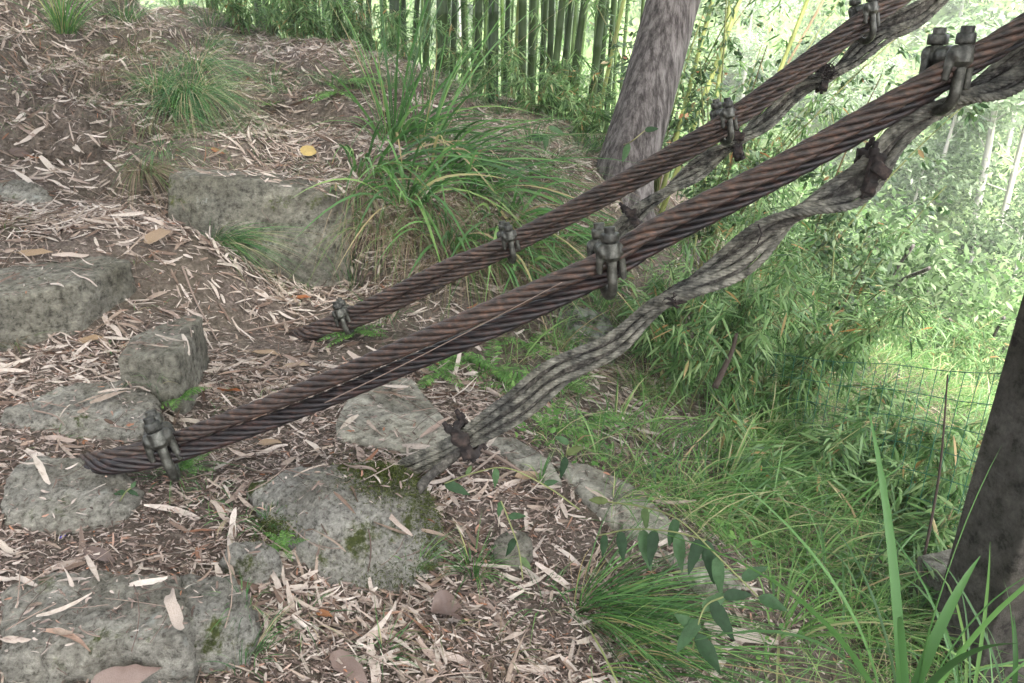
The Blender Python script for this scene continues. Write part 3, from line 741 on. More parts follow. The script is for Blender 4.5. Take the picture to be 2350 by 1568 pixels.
# weathered grey cables: twisted core with loose ropes round it
def grey_cable(lst, label, wid, seed, turns, name='weathered_cable', wav=.014):
    root = empty(name, tuple(P(*lst[0])))
    path = img_path(lst, .009)
    T0, N0, B0 = frames(path); s0 = np.linspace(0, 1, len(path)) * np.linalg.norm(np.diff(path, axis=0), axis=1).sum()
    wv = wav * np.sin(s0 * 2 * np.pi / .42) * np.clip((s0 - .5) * 2, 0, 1); wn = wav * .6 * np.cos(s0 * 2 * np.pi / .42) * np.clip((s0 - .5) * 2, 0, 1)
    path = path + B0 * wv[:, None] + N0 * wn[:, None]
    T, N, B = frames(path)
    s = np.concatenate([[0], np.cumsum(np.linalg.norm(np.diff(path, axis=0), axis=1))])
    r = np.random.default_rng(seed)
    ang = np.pi * np.interp(s, np.linspace(0, s[-1], len(turns)), turns) + np.pi / 2 + .1 * vn(s * 3, s * 0, seed)
    ker = np.ones(15) / 15; ang = np.convolve(np.pad(ang, 7, 'edge'), ker, 'valid')
    # N is horizontal-ish, B vertical-ish; flat section rotating about the path
    A = np.cos(ang)[:, None] * N + np.sin(ang)[:, None] * B
    Cc = -np.sin(ang)[:, None] * N + np.cos(ang)[:, None] * B
    W_ = 1.12 * np.interp(s, np.linspace(0, s[-1], len(wid)), wid)
    sides = 18; a = np.linspace(0, 2 * np.pi, sides, endpoint=False)
    rx = .8 * W_[:, None] * (1 + .18 * vn(s[:, None] * 14 + a * 1.1, a[None] * 1.3 + s[:, None] * 2, seed + 1))
    rz = .007 + .004 * vn(s[:, None] * 9, a[None] * 1.6, seed + 2)
    # streaks running along the core
    gro = .0028 * np.sin(a[None] * 9 + s[:, None] * 25) + .003 * vn(s[:, None] * 30, a[None] * 5, seed + 3)
    V = path[:, None] + A[:, None] * (np.cos(a)[None] * rx)[..., None] + Cc[:, None] * (np.sin(a)[None] * (rz + gro))[..., None]
    m = len(path); i = np.arange(m - 1)[:, None] * sides; j = np.arange(sides)[None]; j2 = (j + 1) % sides
    Q = np.stack([(i + j), (i + j2), (i + sides + j2), (i + sides + j)], -1).reshape(-1, 4)
    V = V.reshape(-1, 3) - np.array(root.location)
    obj('core', mesh_np('core', V, [Q]), M['grey_core'], root)
    for k, (e, f) in enumerate(((1.0, .1), (-1.0, -.1), (.5, 1.1), (-.45, 1.15), (.45, -1.15), (-.5, -1.1), (.0, 1.3))):
        rr = .0125 if k < 2 else .0108
        ew = e + (.10 if k < 2 else .28) * vn(s * 6 + k * 31, s * 0, seed + 40 + k)
        pp = path + A * (W_ * ew)[:, None] + Cc * (f * .011 + .005 * vn(s * 5 + k * 9, s * 0, seed + k))[:, None]
        ker = np.ones(5) / 5
        g = Geo(); rope_geo(g, pp - np.array(root.location), rr, 4, .07, 6, 1, k)
        obj('thin_rope', g.mesh('thin_rope'), M['grey_wire' if k != 2 else 'grey_core'], root)
    tag(root, label, 'cable', 'weathered grey cables')
    return root
low_grey = [(925,1078,2.86),(985,1050,2.8),(1070,1008,2.72),(1180,935,2.6),(1300,845,2.5),(1420,775,2.42),(1520,705,2.36),(1620,635,2.3),(1740,558,2.26),(1860,478,2.22),(1985,398,2.18),(2090,305,2.15),(2200,225,2.12),(2300,175,2.1),(2420,110,2.08)]
grey_cable(low_grey, 'lower weathered grey cable, flat and twisted, ending at the mossy boulder',
           [.024,.022,.026,.042,.046,.044,.040,.036,.038,.040,.038,.038,.036,.038,.040,.040], 3,
           [0,0,0,.05,.1,.15,.3,.6,1.0,1.5,2.0,2.15,2.6,3.0])
# the second leg of its end loop going under the moss
g = Geo(); pl = img_path([(1075,1022,2.72),(1020,1065,2.72),(975,1105,2.7),(950,1150,2.66)], .01)
g.add(*tube(pl, .018 + .004 * vn(np.arange(len(pl)) * .4, np.zeros(len(pl)), 2), 10))
o = obj('cable_end', g.mesh('cable_end'), M['grey_core']); tag(o, 'short grey cable end stub going into the moss beside the boulder', 'cable end')
far_grey = [(1395,560,3.95),(1450,500,3.9),(1530,440,3.85),(1620,375,3.8),(1690,330,3.77),(1760,265,3.74),(1830,215,3.7),(1890,178,3.68),(1960,130,3.65),(2050,60,3.62),(2140,5,3.6),(2220,-50,3.58)]
grey_cable(far_grey, 'upper weathered grey cable running behind the far ropes past the tree trunk',
           [.03,.038,.038,.038,.038,.040,.040,.042,.045,.048,.05,.05], 8, [0,.1,.5,1,1.5,2,2.2,2.6,3,3.05,3.1])

# ------------------------------------------------------------------ wire rope clips
def prism(g, c, r, n, z0, z1, tw=0, chamfer=.12):
    a = np.linspace(0, 2 * np.pi, n, endpoint=False) + tw
    rings = [(r * (1 - chamfer), z0), (r, z0 + (z1 - z0) * .15), (r, z1 - (z1 - z0) * .2), (r * (1 - chamfer), z1)]
    V = []
    for rr, zz in rings: V += [(c[0] + rr * math.cos(t), c[1] + rr * math.sin(t), zz) for t in a]
    V += [(c[0], c[1], z0), (c[0], c[1], z1)]
    Q = [(k * n + j, k * n + (j + 1) % n, (k + 1) * n + (j + 1) % n, (k + 1) * n + j) for k in range(3) for j in range(n)]
    T_ = [(4 * n, (j + 1) % n, j) for j in range(n)] + [(4 * n + 1, 3 * n + j, 3 * n + (j + 1) % n) for j in range(n)]
    g.add(V, Q, T_)
LEG = .043
def make_clip(label):
    root = empty('rope_clip')
    # U-bolt
    g = Geo()
    a = np.linspace(np.pi, 2 * np.pi, 13)
    pts = [(0, -LEG, .10), (0, -LEG, .04), (0, -LEG, -.02)] + [(0, LEG * math.cos(t), -.036 + (LEG + .002) * math.sin(t)) for t in a] + [(0, LEG, -.02), (0, LEG, .04), (0, LEG, .10)]
    g.add(*tube(spline(pts, .006), .0140, 12))
    obj('u_bolt', g.mesh('u_bolt'), M['galv'], root)
    # nuts and threaded tips
    for sy in (-1, 1):
        g = Geo(); prism(g, (0, sy * LEG), .0245, 6, .072, .097, .3 * sy, .07)
        obj('nut', g.mesh('nut', False), M['galv'], root)
        g = Geo()
        z = np.linspace(.094, .112, 12)
        V, Q, T_ = tube(np.stack([z * 0, z * 0 + sy * LEG, z], 1), .0150 + .0009 * (np.arange(12) % 2), 14); g.add(V, Q, T_)
        obj('threaded_tip', g.mesh('threaded_tip'), M['galv'], root)
    # saddle with four prongs
    bm = bmesh.new()
    def cone(p0, p1, r0_, r1_):
        p0 = Vector(p0); p1 = Vector(p1); d = p1 - p0
        mt = Matrix.Translation((p0 + p1) / 2) @ d.to_track_quat('Z', 'Y').to_matrix().to_4x4()
        bmesh.ops.create_cone(bm, cap_ends=True, segments=14, radius1=r0_, radius2=r1_, depth=d.length, matrix=mt)
    def ball(p, s):
        bmesh.ops.create_uvsphere(bm, u_segments=16, v_segments=10, radius=1, matrix=Matrix.Translation(p) @ Matrix.Diagonal((*s, 1)))
    ball((0, 0, .044), (.029, .05, .027))
    for sy in (-1, 1):
        ball((0, sy * LEG, .042), (.027, .023, .028))
        cone((0, sy * LEG, .03), (0, sy * LEG, .070), .025, .0225)
        for sx in (-1, 1):
            ball((sx * .026, sy * (LEG - .002), .048), (.014, .015, .022))
            cone((sx * .028, sy * (LEG - .004), .055), (sx * .034, sy * (LEG - .006), -.022 - .01 * sx), .0125, .0085)
    me = bpy.data.meshes.new('saddle'); bm.to_mesh(me); bm.free()
    o = obj('saddle', me, M['galv'], root)
    r_ = o.modifiers.new('remesh', 'REMESH'); r_.mode = 'VOXEL'; r_.voxel_size = .0028; r_.use_smooth_shade = True
    s_ = o.modifiers.new('smooth', 'SMOOTH'); s_.iterations = 2; s_.factor = .5
    d_ = o.modifiers.new('displace', 'DISPLACE'); d_.texture = TX['fine']; d_.strength = .003
    tag(root, label, 'rope clip', 'rope clips clamping the steel ropes')
    return root
CLIP0 = None
def clip(pu, pl, tang, axis_img, d, label, scale=1.0, roll=0):
    """pu, pl: middles of the two ropes at the clip; axis_img: where the bolt axis points in the picture"""
    global CLIP0
    if CLIP0 is None:
        root = CLIP0 = make_clip(label)
    else:
        root = CLIP0.copy(); COL.objects.link(root); root['label'] = label
        for ch in CLIP0.children:
            c = ch.copy(); COL.objects.link(c); c.parent = root
    mid = (pu + pl) / 2
    zdir = (R_IMG(axis_img)).normalized()
    x = tang.normalized(); x = (x - zdir * x.dot(zdir)).normalized(); y = zdir.cross(x)
    Mx = Matrix((x, y, zdir)).transposed().to_4x4()
    root.matrix_world = Matrix.Translation(mid) @ Mx @ Matrix.Rotation(roll, 4, 'Z') @ Matrix.Scale(scale, 4)
    return root
def R_IMG(v):   # a direction in the picture plane plus depth part
    return Vector((v[0], 0, 0)) + Vector((0, SN, CS)) * v[1] + Vector((0, CS, -SN)) * v[2]
def on(lst, u):
    for a, b_ in zip(lst, lst[1:]):
        if a[0] <= u <= b_[0]:
            t = (u - a[0]) / (b_[0] - a[0]); return P(u, a[1] + (b_[1] - a[1]) * t, a[2] + (b_[2] - a[2]) * t)
for up_, lo_, u, ax, rl, sc, lb in (
    (near_up, near_lo, 378, (-.30, 1, -.25), .35, 1.25, 'lowest clip of the near ropes, pale and leaning left over a grass tuft'),
    (near_up, near_lo, 1392, (-.10, 1, -.3), .35, 1.08, 'middle clip of the near ropes with two hexagonal nuts on top'),
    (near_up, near_lo, 2168, (.02, 1, -.35), .35, 1.08, 'highest clip of the near ropes at the upper right'),
    (far_up, far_lo, 792, (-.35, 1, -.25), .3, 1.0, 'lowest clip of the far ropes behind a feathery green plant'),
    (far_up, far_lo, 1168, (-.22, 1, -.3), .3, 1.0, 'second clip of the far ropes in front of the long hanging grass'),
    (far_up, far_lo, 1662, (-.2, 1, -.3), .3, 1.02, 'third clip of the far ropes just right of the tree trunk'),
    (far_up, far_lo, 1984, (-.2, 1, -.3), .3, 1.05, 'top clip of the far ropes at the upper edge')):
    a_, b_ = on(up_, u - 40), on(up_, u + 40)
    clip(on(up_, u), on(lo_, u), b_ - a_, ax, 0, lb, sc, rl)

# rusty clamps of the grey cables
def clamp(c, tang, axis_img, size, label, seed, bolts=2):
    root = empty('rusty_clamp', tuple(c))
    zdir = R_IMG(axis_img).normalized(); x = (tang - zdir * tang.dot(zdir)).normalized(); y = zdir.cross(x)
    root.matrix_world = Matrix.Translation(c) @ Matrix((x, y, zdir)).transposed().to_4x4() @ Matrix.Scale(size, 4)
    bm = bmesh.new()
    def bx(cx, cy, cz, sx, sy, sz, rot=0):
        bmesh.ops.create_cube(bm, size=1, matrix=Matrix.Translation((cx, cy, cz)) @ Matrix.Rotation(rot, 4, 'Y') @ Matrix.Diagonal((sx, sy, sz, 1)))
    bx(0, -.035, 0, .034, .018, .12, .1); bx(0, .035, 0, .034, .018, .12, -.1)
    bx(0, 0, .05, .03, .08, .018); bx(0, 0, -.05, .03, .08, .018)
    bx(.01, -.045, .02, .05, .03, .03, .5); bx(-.008, -.04, -.03, .03, .03, .035, .2)
    me = bpy.data.meshes.new('band'); bm.to_mesh(me); bm.free()
    o = obj('band', me, M['black_rust'], root)
    r_ = o.modifiers.new('remesh', 'REMESH'); r_.mode = 'VOXEL'; r_.voxel_size = .0035; r_.use_smooth_shade = True
    s_ = o.modifiers.new('smooth', 'SMOOTH'); s_.iterations = 1; s_.factor = .5
    for tx, st in (('fine', .014), ('mid', .012)):
        d_ = o.modifiers.new('displace', 'DISPLACE'); d_.texture = TX[tx]; d_.strength = st; d_.texture_coords = 'GLOBAL'
    for k in range(bolts):
        g = Geo(); sx = (-1, 1)[k % 2]
        prism(g, (sx * .012 * (bolts > 1), -.03 + .06 * (k % 2)), .015, 6, .055, .075, .2 + k)
        g.add(*tube(np.array([(sx * .012 * (bolts > 1), -.03 + .06 * (k % 2), z) for z in (-.07, 0, .07, .092)]), .008, 8))
        obj('bolt', g.mesh('bolt'), M['black_rust'], root)
    tag(root, label, 'clamp', 'rusty clamps on the grey cables')
def tang_of(lst, u): return on(lst, u + 35) - on(lst, u - 35)
clamp(on(low_grey, 1072), tang_of(low_grey, 1072), (-.75, 1, -.2), 1.1, 'black rusted clamp near the ground end of the lower grey cable', 1)
clamp(on(low_grey, 1988), tang_of(low_grey, 1988), (.05, 1, -.5), 1.0, 'black rusted clamp with upright bolt high on the lower grey cable', 2)
clamp(on(far_grey, 1688), tang_of(far_grey, 1688), (-.35, 1, 0), 1.25, 'bent rusty clamp plate below the third clip of the far ropes', 3, 1)
clamp(on(far_grey, 1886), tang_of(far_grey, 1886), (-.1, 1, -.3), 1.0, 'rusty clamp tangled with wire on the upper grey cable', 4)
clamp(on(far_grey, 1452), tang_of(far_grey, 1452), (-.9, 1, 0), 1.05, 'hooked black clamp on the upper grey cable beside the middle clip', 5, 1)
# wire knot and loose wire ends
def wire_knot(c, r_, n, label, seed):
    r = np.random.default_rng(seed); g = Geo()
    for k in range(n):
        pts = [np.array(c) + r.normal(0, r_, 3) for _ in range(5)]
        g.add(*tube(spline(pts, .006), .0022, 5))
    o = obj('wire_knot', g.mesh('wire_knot'), M['black_rust']); tag(o, label, 'wire')
wire_knot(P(1548,690,2.29), .012, 7, 'small knot of black wire on the middle of the lower grey cable', 3)
wire_knot(P(1900,165,3.55), .022, 12, 'frayed tangle of wire above the clamp on the upper grey cable', 4)
for pts, lb in (([P(1740,515,2.2), P(1748,535,2.19), P(1738,560,2.21)], 'thin black wire loop round the lower grey cable'),
                ([P(1930,75,3.5), P(1945,90,3.5), P(1935,115,3.5), P(1880,170,3.55)], 'loose wire end curling beside the upper grey cable, lower one'),
                ([P(1985,35,3.5), P(1992,55,3.5), P(1975,75,3.5), P(1950,100,3.5)], 'loose wire end curling beside the upper grey cable near the top clip')):
    stick(pts, .003, lb, 'black_rust', 'loose_wire', 'wire')

# ------------------------------------------------------------------ concrete post and its footing
def box_post(name, base, top, w0, w1, mat, label, cat, depth=None, yaw=0):
    bm = bmesh.new(); ax = (top - base)
    rot = Matrix.Rotation(yaw, 3, 'Z')
    vs = []
    for c, w_ in ((base, w0), (top, w1)):
        dd = depth or w_
        for sx, sy in ((-1, -1), (1, -1), (1, 1), (-1, 1)): vs.append(bm.verts.new(c + rot @ Vector((sx * w_ / 2, sy * dd / 2, 0)) - base))
    for f in ((3, 2, 1, 0), (4, 5, 6, 7), (0, 1, 5, 4), (1, 2, 6, 5), (2, 3, 7, 6), (3, 0, 4, 7)): bm.faces.new([vs[k] for k in f])
    bmesh.ops.subdivide_edges(bm, edges=bm.edges[:], cuts=12, use_grid_fill=True)
    me = bpy.data.meshes.new(name); bm.to_mesh(me); bm.free()
    for p in me.polygons: p.use_smooth = True
    o = obj(name, me, mat); o.location = base
    b_ = o.modifiers.new('bevel', 'BEVEL'); b_.width = .008; b_.segments = 2; b_.limit_method = 'ANGLE'
    d_ = o.modifiers.new('displace', 'DISPLACE'); d_.texture = TX['mid']; d_.strength = .008; d_.texture_coords = 'GLOBAL'
    tag(o, label, cat)
    return o
pb = P(2275, 1500, 2.62)
box_post('concrete_post', Vector((1.60, 2.02, -.75)), Vector((1.66, 2.02, 3.2)), .25, .25, M['concrete'], 'dark concrete post standing at the right edge', 'post', yaw=.12)
box_post('concrete_footing', Vector((1.66, 2.3, -.95)), Vector((1.66, 2.3, -.31)), .24, .22, M['rock_block'], 'short broken concrete block behind the foot of the concrete post', 'concrete block', yaw=.3)

# ------------------------------------------------------------------ green wire mesh fence
fr = empty('wire_fence', (0, 0, 0))
tops = [P(2420,868,2.75), P(2311,862,3.0), P(2100,842,3.5), P(1898,827,4.1), P(1700,800,4.8), P(1548,742,5.4)]
tp = spline(tops, .075)
fr.location = tp[0]
g = Geo()
hh = 1.05
for i in range(len(tp)):
    q = tp[i] - tp[0]; r_ = .0018
    g.add(*tube(np.array([q, q - (0, 0, hh * .5), q - (0, 0, hh)]), r_, 4, False))
for k in range(9):
    g.add(*tube(tp[::2] - tp[0] - (0, 0, .13 * k) + np.array([(0, .004 * math.sin(j + k), .006 * math.sin(j * 1.3 + k)) for j in range(len(tp[::2]))]), .0019, 4, False))
obj('wire_mesh', g.mesh('wire_mesh'), M['fence'], fr)
g = Geo(); q = tp[-1] - tp[0]
g.add(*tube(np.array([q + (0, 0, .06), q + (-.02, 0, -.5), q + (-.03, 0, -1.1)]), .028, 12))
obj('post', g.mesh('post'), M['fence'], fr)
tag(fr, 'green wire mesh fence with a green post running behind the bamboo shrubs', 'fence')

# ------------------------------------------------------------------ tree
tr = empty('tree', tuple(P(1430, 440, 6.2)))
tb = Vector(tr.location)
tl = [P(1425,560,6.3), P(1428,470,6.2), P(1440,380,6.15), P(1478,250,6.1), P(1520,100,6.05), P(1552,-20,6.0)]
lean = (tl[-1] - tl[-3])
tl += [tl[-1] + lean * 1.5, tl[-1] + lean * 4 + Vector((-.4, -.5, 0)), tl[-1] + lean * 6 + Vector((-1.2, -1.4, 0))]
pts = spline(tl, .05)
T_, N_, B_ = frames(pts)
s_ = np.concatenate([[0], np.cumsum(np.linalg.norm(np.diff(pts, axis=0), axis=1))])
sides = 48; aa = np.linspace(0, 2 * np.pi, sides, endpoint=False)
rad = np.interp(s_, [0, .3, .7, 1.3, 2.2, 4, s_[-1]], [.33, .25, .215, .205, .20, .16, .08])
RRm = rad[:, None] * (1 + .05 * vn(aa[None] * 1.5 + 0 * s_[:, None], s_[:, None] * 1.2, 3) + (.16 * np.exp(-s_ / .45))[:, None] * np.sin(aa[None] * 5 + 1) + .035 * np.abs(vn(aa[None] * 7, s_[:, None] * 3, 4)))
V = pts[:, None] + (np.cos(aa)[None] * RRm)[..., None] * N_[:, None] + (np.sin(aa)[None] * RRm)[..., None] * B_[:, None]
m_ = len(pts); i = np.arange(m_ - 1)[:, None] * sides; j = np.arange(sides)[None]; j2 = (j + 1) % sides
Q = np.stack([(i + j), (i + j2), (i + sides + j2), (i + sides + j)], -1).reshape(-1, 4)
obj('trunk', mesh_np('trunk', V.reshape(-1, 3) - np.array(tb), [Q]), M['bark'], tr)
# limbs and crown, unseen above the frame; crown spread wide to shade the path
r = np.random.default_rng(4); g = Geo(); cl = []
top = np.array(pts[-1])
for k in range(16):
    f = .55 + .45 * r.random(); st = pts[int(f * (m_ - 1))]
    a = r.uniform(0, 6.28); e = st + np.array([math.cos(a) * r.uniform(1.5, 4.2) - 1.2, math.sin(a) * r.uniform(1, 3) - 1.6, r.uniform(.6, 1.8)])
    mid = (st + e) / 2 + np.array([0, 0, .3]); g.add(*tube(spline([st, mid, e], .2) - np.array(tb), .03, 6)); cl += [e, mid + r.normal(0, .4, 3), mid]
obj('branches', g.mesh('branches'), M['bark'], tr)
cl = np.concatenate([np.array(cl), np.stack([r.uniform(-5, 4, 125), r.uniform(-5, 4.0, 125), r.uniform(4.2, 6.5, 125)], 1)]); k = 150  # loose leaf clumps over camera and path, added to block light
C_ = np.repeat(cl, k, 0) + r.normal(0, .62, (len(cl) * k, 3)) * (1, 1, .4)
C_ = C_[C_[:, 2] > 2.4 + .35 * np.clip(C_[:, 1], 0, 9)]
d = norm(r.normal(0, 1, C_.shape) * (1, 1, .5)); sdv = norm(r.normal(0, 1, C_.shape))
V, Q = strips(C_ - np.array(tb), d, sdv, r.uniform(.18, .34, len(C_)), .13, (0, 0, -.2), 2, 'oval')
obj('crown', mesh_np('crown', V, [Q]), M['shrub_leaf'], tr)
tag(tr, 'large tree with a leaning grey furrowed trunk beside the bamboo', 'tree')
bpy.context.view_layer.update()

# ------------------------------------------------------------------ vegetation builders
def rand_dirs(r, n, up=.3, spread=1.0):
    a = r.uniform(0, 2 * np.pi, n)
    return norm(np.stack([np.cos(a) * spread, np.sin(a) * spread, np.full(n, up) + r.normal(0, .25, n)], 1))

def tuft(loc, n, L_, W_, label, mat='grass', spread=.6, droop=.7, lean=(0, 0, 0), rad=.05, seed=0, name='grass_tuft', group='grass tufts', segs=6, cat='grass tuft', up=1.0):
    r = np.random.default_rng(seed + 100)
    a = r.uniform(0, 2 * np.pi, n); q = r.random(n) ** .5
    base = np.stack([np.cos(a) * q * rad, np.sin(a) * q * rad, np.full(n, -.01)], 1)
    out = np.stack([np.cos(a), np.sin(a), np.zeros(n)], 1)
    d = norm(out * (spread * q * r.uniform(.3, 1.3, n))[:, None] + np.array([0, 0, up]) + np.array(lean) + r.normal(0, .12, (n, 3)))
    side = norm(np.stack([-np.sin(a), np.cos(a), np.zeros(n)], 1) + r.normal(0, .4, (n, 3)))
    L = L_ * r.uniform(.45, 1.1, n)
    bend = (out * .35 + np.array(lean) * .5) * r.uniform(.4, 1, (n, 1)) + np.array([0, 0, -1.0]) * (droop * r.uniform(.4, 1.15, n))[:, None]
    V, Q = strips(base, d, side, L, W_ * r.uniform(.6, 1.2, n), bend, segs, 'grass', fold=.3 if W_ > .007 else 0, twist=r.normal(0, .5, n))
    o = obj(name, mesh_np(name, V, [Q]), M[mat]); o.location = loc
    tag(o, label, cat, group)
    return o

def leaves_at(r, pts, k, L_, W_, prof='lance', down=.5, segs=4, jitter=.03, fold=.25, outward=None):
    n = len(pts) * k
    base = np.repeat(pts, k, 0) + r.normal(0, jitter, (n, 3))
    a = r.uniform(0, 2 * np.pi, n)
    d = np.stack([np.cos(a), np.sin(a), r.normal(-down, .45, n)], 1)
    if outward is not None: d += np.repeat(outward, k, 0) * .9
    d = norm(d)
    side = norm(np.cross(d, np.array([0, 0, 1.0])) + r.normal(0, .45, (n, 3)))
    return strips(base, d, side, L_ * r.uniform(.5, 1.15, n), W_ * r.uniform(.6, 1.15, n), np.array([0, 0, -1.0]) * r.uniform(0, .45, (n, 1)), segs, prof, fold, r.normal(0, .35, n))

def shrub(loc, stems, height, reach, nodes, k, L_, W_, label, name='bamboo_shrub', cat='shrub', group=None, mat='bleaf', prof='lance', seed=0,
          lean=(0, 0, 0), down=.5, smat='stem', sr=.006, arch=.5, segs=4):
    r = np.random.default_rng(seed + 500)
    root = empty(name, tuple(loc))
    gs = Geo(); PT = []; OUT = []
    for s in range(stems):
        a = r.uniform(0, 6.28); h = height * r.uniform(.6, 1.1); rc = reach * r.uniform(.3, 1.1)
        t = np.linspace(0, 1, 12)[:, None]
        o2 = np.array([math.cos(a), math.sin(a), 0.0])
        p = np.array([0, 0, -.03]) + o2 * r.uniform(0, .08) + np.array([0, 0, 1.0]) * h * (t - arch * .45 * t ** 2) + (o2 * rc + np.array(lean) * h) * t ** 1.6
        gs.add(*tube(p, np.linspace(sr, sr * .3, 12), 5, False))
        for q in range(nodes):
            f = r.uniform(.22, 1); i0 = f * 11; i_ = min(int(i0), 10); b0 = p[i_] + (p[i_ + 1] - p[i_]) * (i0 - i_)
            tw = norm(np.array([r.normal(), r.normal(), r.normal() * .5 + .1])) * r.uniform(.05, .32) * reach
            e = b0 + tw - np.array([0, 0, .05 * reach])
            gs.add(*tube(np.array([b0, (b0 + e) / 2 + (0, 0, .02), e]), .0016, 3, False))
            PT += [e, (b0 + e) / 2]; OUT += [norm(tw), norm(tw)]
    PT = np.array(PT); OUT = np.array(OUT)
    V, Q = leaves_at(r, PT, k, L_, W_, prof, down, segs, .02, .25, OUT)
    obj('stems', gs.mesh('stems'), M[smat], root)
    obj('leaves', mesh_np('leaves', V, [Q]), M[mat], root)
    tag(root, label, cat, group)
    return root

def fern_mesh(r, n, L_, W_, droop=.5, pin=16, spread=1.0, dirbias=(0, 0, 0)):
    """n fronds, each with rows of small pinnae"""
    g = Geo()
    for k in range(n):
        a = r.uniform(0, 6.28); out = np.array([math.cos(a), math.sin(a), 0.0]) * spread + np.array(dirbias)
        d = norm(out + np.array([0, 0, r.uniform(.3, .9)])); L = L_ * r.uniform(.6, 1.1)
        t = np.linspace(.08, 1, pin)
        rach = d[None] * (t * L)[:, None] + np.array([0, 0, -1.0]) * (droop * L * t ** 2)[:, None] + out * .2 * L * (t ** 2)[:, None]
        tan = norm(np.gradient(rach, axis=0)); sd_ = norm(np.cross(tan, np.array([0, 0, 1.0])))
        g.add(*strips(np.zeros((1, 3)), d, np.cross(d, (0, 0, 1)) + (1e-3, 0, 0), L * .98, .003, np.array([0, 0, -droop]) + out * .2, 5, 'stem'))
        w_ = W_ * np.sin(np.pi * np.clip(t * .85 + .12, 0, 1)) * L / L_
        for s in (-1, 1):
            dd = norm(sd_ * s + tan * .55 + r.normal(0, .12, sd_.shape))
            g.add(*strips(rach, dd, tan + r.normal(0, .1, tan.shape), w_, .011 * L / .2, np.array([0, 0, -.25]), 2, 'lance'))
            # secondary leaflets give the feathery outline
            for f in (.35, .65):
                g.add(*strips(rach + dd * (w_ * f)[:, None], norm(tan + dd * .4), dd, w_ * .4, .006 * L / .2, np.array([0, 0, -.1]), 1, 'lance'))
    return g
def fern(loc, n, L_, W_, label, seed=0, bias=(0, 0, 0), droop=.5, name='fern', cat='fern', group='ferns'):
    r = np.random.default_rng(seed + 900)
    o = obj(name, fern_mesh(r, n, L_, W_, droop, 15, 1.0, bias).mesh(name), M['fern']); o.location = loc
    tag(o, label, cat, group); return o

# ------------------------------------------------------------------ tufts read off the photograph
T = tuft
T(G(400,1085), 60, .26, .006, 'thin green tuft growing round the lowest clip of the near ropes', 'grass', .9, .9, (.05,-.1,0), .06, 1)
T(G(440,230), 650, .72, .006, 'large dense blue green tuft on the upper left bank', 'grass_fine', .9, 1.1, (.35,-.5,0), .12, 2)
T(G(360,215), 260, .55, .006, 'darker part grown tuft at the left of the large dense tuft', 'grass_fine', .9, .9, (.0,-.2,0), .10, 3)
T(G(150,75), 150, .55, .010, 'dark green tuft standing at the top of the left slope', 'grass', .6, .45, (.2,0,0), .07, 4)
T(G(290,50), 140, .5, .006, 'sparse olive tuft right of the dark tuft on the left slope', 'grass_fine', .9, .8, (.2,-.2,0), .1, 5)
for u, v, n, L_, lb in ((235,170,90,.3,'thin dry tuft in the middle of the left earth slope'),(300,120,120,.4,'mixed dry and green tuft above the large dense tuft'),(470,110,120,.45,'pale tuft at the top right of the large dense tuft'),
        (350,300,120,.35,'dry tuft hanging below the large dense tuft'),(375,350,80,.3,'half green tuft above the ledge left end'),(490,240,110,.4,'straw tuft trailing right of the large dense tuft'),(395,260,160,.5,'green tuft just below the large dense tuft'),(450,160,260,.55,'blue green tuft topping the large dense tuft')):
    T(G(u, v), n, L_ * 1.2, .006, lb, 'grass_dry' if 'dry' in lb or 'straw' in lb else 'grass_fine', .9, 1.0, (.3,-.5,-.1), .12, int(u + v))
T(G(330,400), 260, .5, .005, 'olive tuft hanging down above the left end of the wall stone', 'grass_dry', .6, 1.1, (.4,-.5,-.2), .07, 6)
T(G(500,565), 330, .55, .0045, 'bright fine tuft trailing down right of the curled tan leaf', 'grass_fine', .55, .9, (.75,-.5,0), .06, 7)
T(G(30,790), 50, .16, .004, 'small half dead tuft at the foot of the big left block', 'grass_dry', .9, .8, (0,-.3,0), .04, 8)
T(G(10,525), 40, .2, .004, 'small yellowish tuft at the left edge under the pale stone', 'grass_dry', .9, .8, (.2,-.3,0), .04, 9)
T(G(820,655), 46, .55, .0045, 'tall thin tuft standing behind the lowest clip of the far ropes', 'grass_fine', .55, .35, (.15,0,0), .1, 10)
T(G(880,720), 60, .36, .005, 'thin drooping tuft growing up through the far ropes', 'grass_fine', .8, .8, (.2,-.2,0), .15, 11)
T(G(1090,1310), 130, .22, .0045, 'bright green tuft just right of the mossy boulder', 'grass', .8, .6, (.1,-.05,0), .04, 12)
T(G(960,1290), 26, .18, .004, 'few thin blades along the right side of the boulder', 'grass', .6, .5, (.3,-.1,0), .05, 13)
T(G(1360,1400), 190, .52, .0075, 'dense dark green tuft sweeping down to the right in the lower middle', 'grass', 1.3, .55, (.9,-.35,0), .07, 14)
T(G(1430,1500), 140, .46, .0075, 'second dark green tuft sweeping right at the bottom edge', 'grass', 1.0, .55, (.9,-.2,0), .12, 15)
T(G(880,1500), 60, .16, .004, 'small sparse tuft at the bottom centre', 'grass_fine', .9, .6, (.1,-.1,0), .05, 16)
T(G(560,1500), 60, .18, .004, 'small mossy tuft against the lower mossy stone', 'grass_fine', .9, .5, (.1,.1,0), .07, 17)
T(G(560,1180), 36, .17, .004, 'wispy blades on the ground left of the boulder top', 'grass_fine', .9, .8, (.1,-.1,0), .08, 18)
T(G(1240,1100), 16, .16, .009, 'small upright pale green shoot on the kerb', 'grass', .5, .3, (0,0,0), .012, 19)
T(G(1420,1150), 30, .24, .006, 'drooping tuft across the middle kerb slab', 'grass_pale', .8, .8, (.5,-.3,0), .04, 20)
T(G(1650,1190), 110, .55, .012, 'broad bladed clump on the slope beyond the last kerb slab', 'grass_pale', .9, .6, (.25,-.05,0), .08, 21)
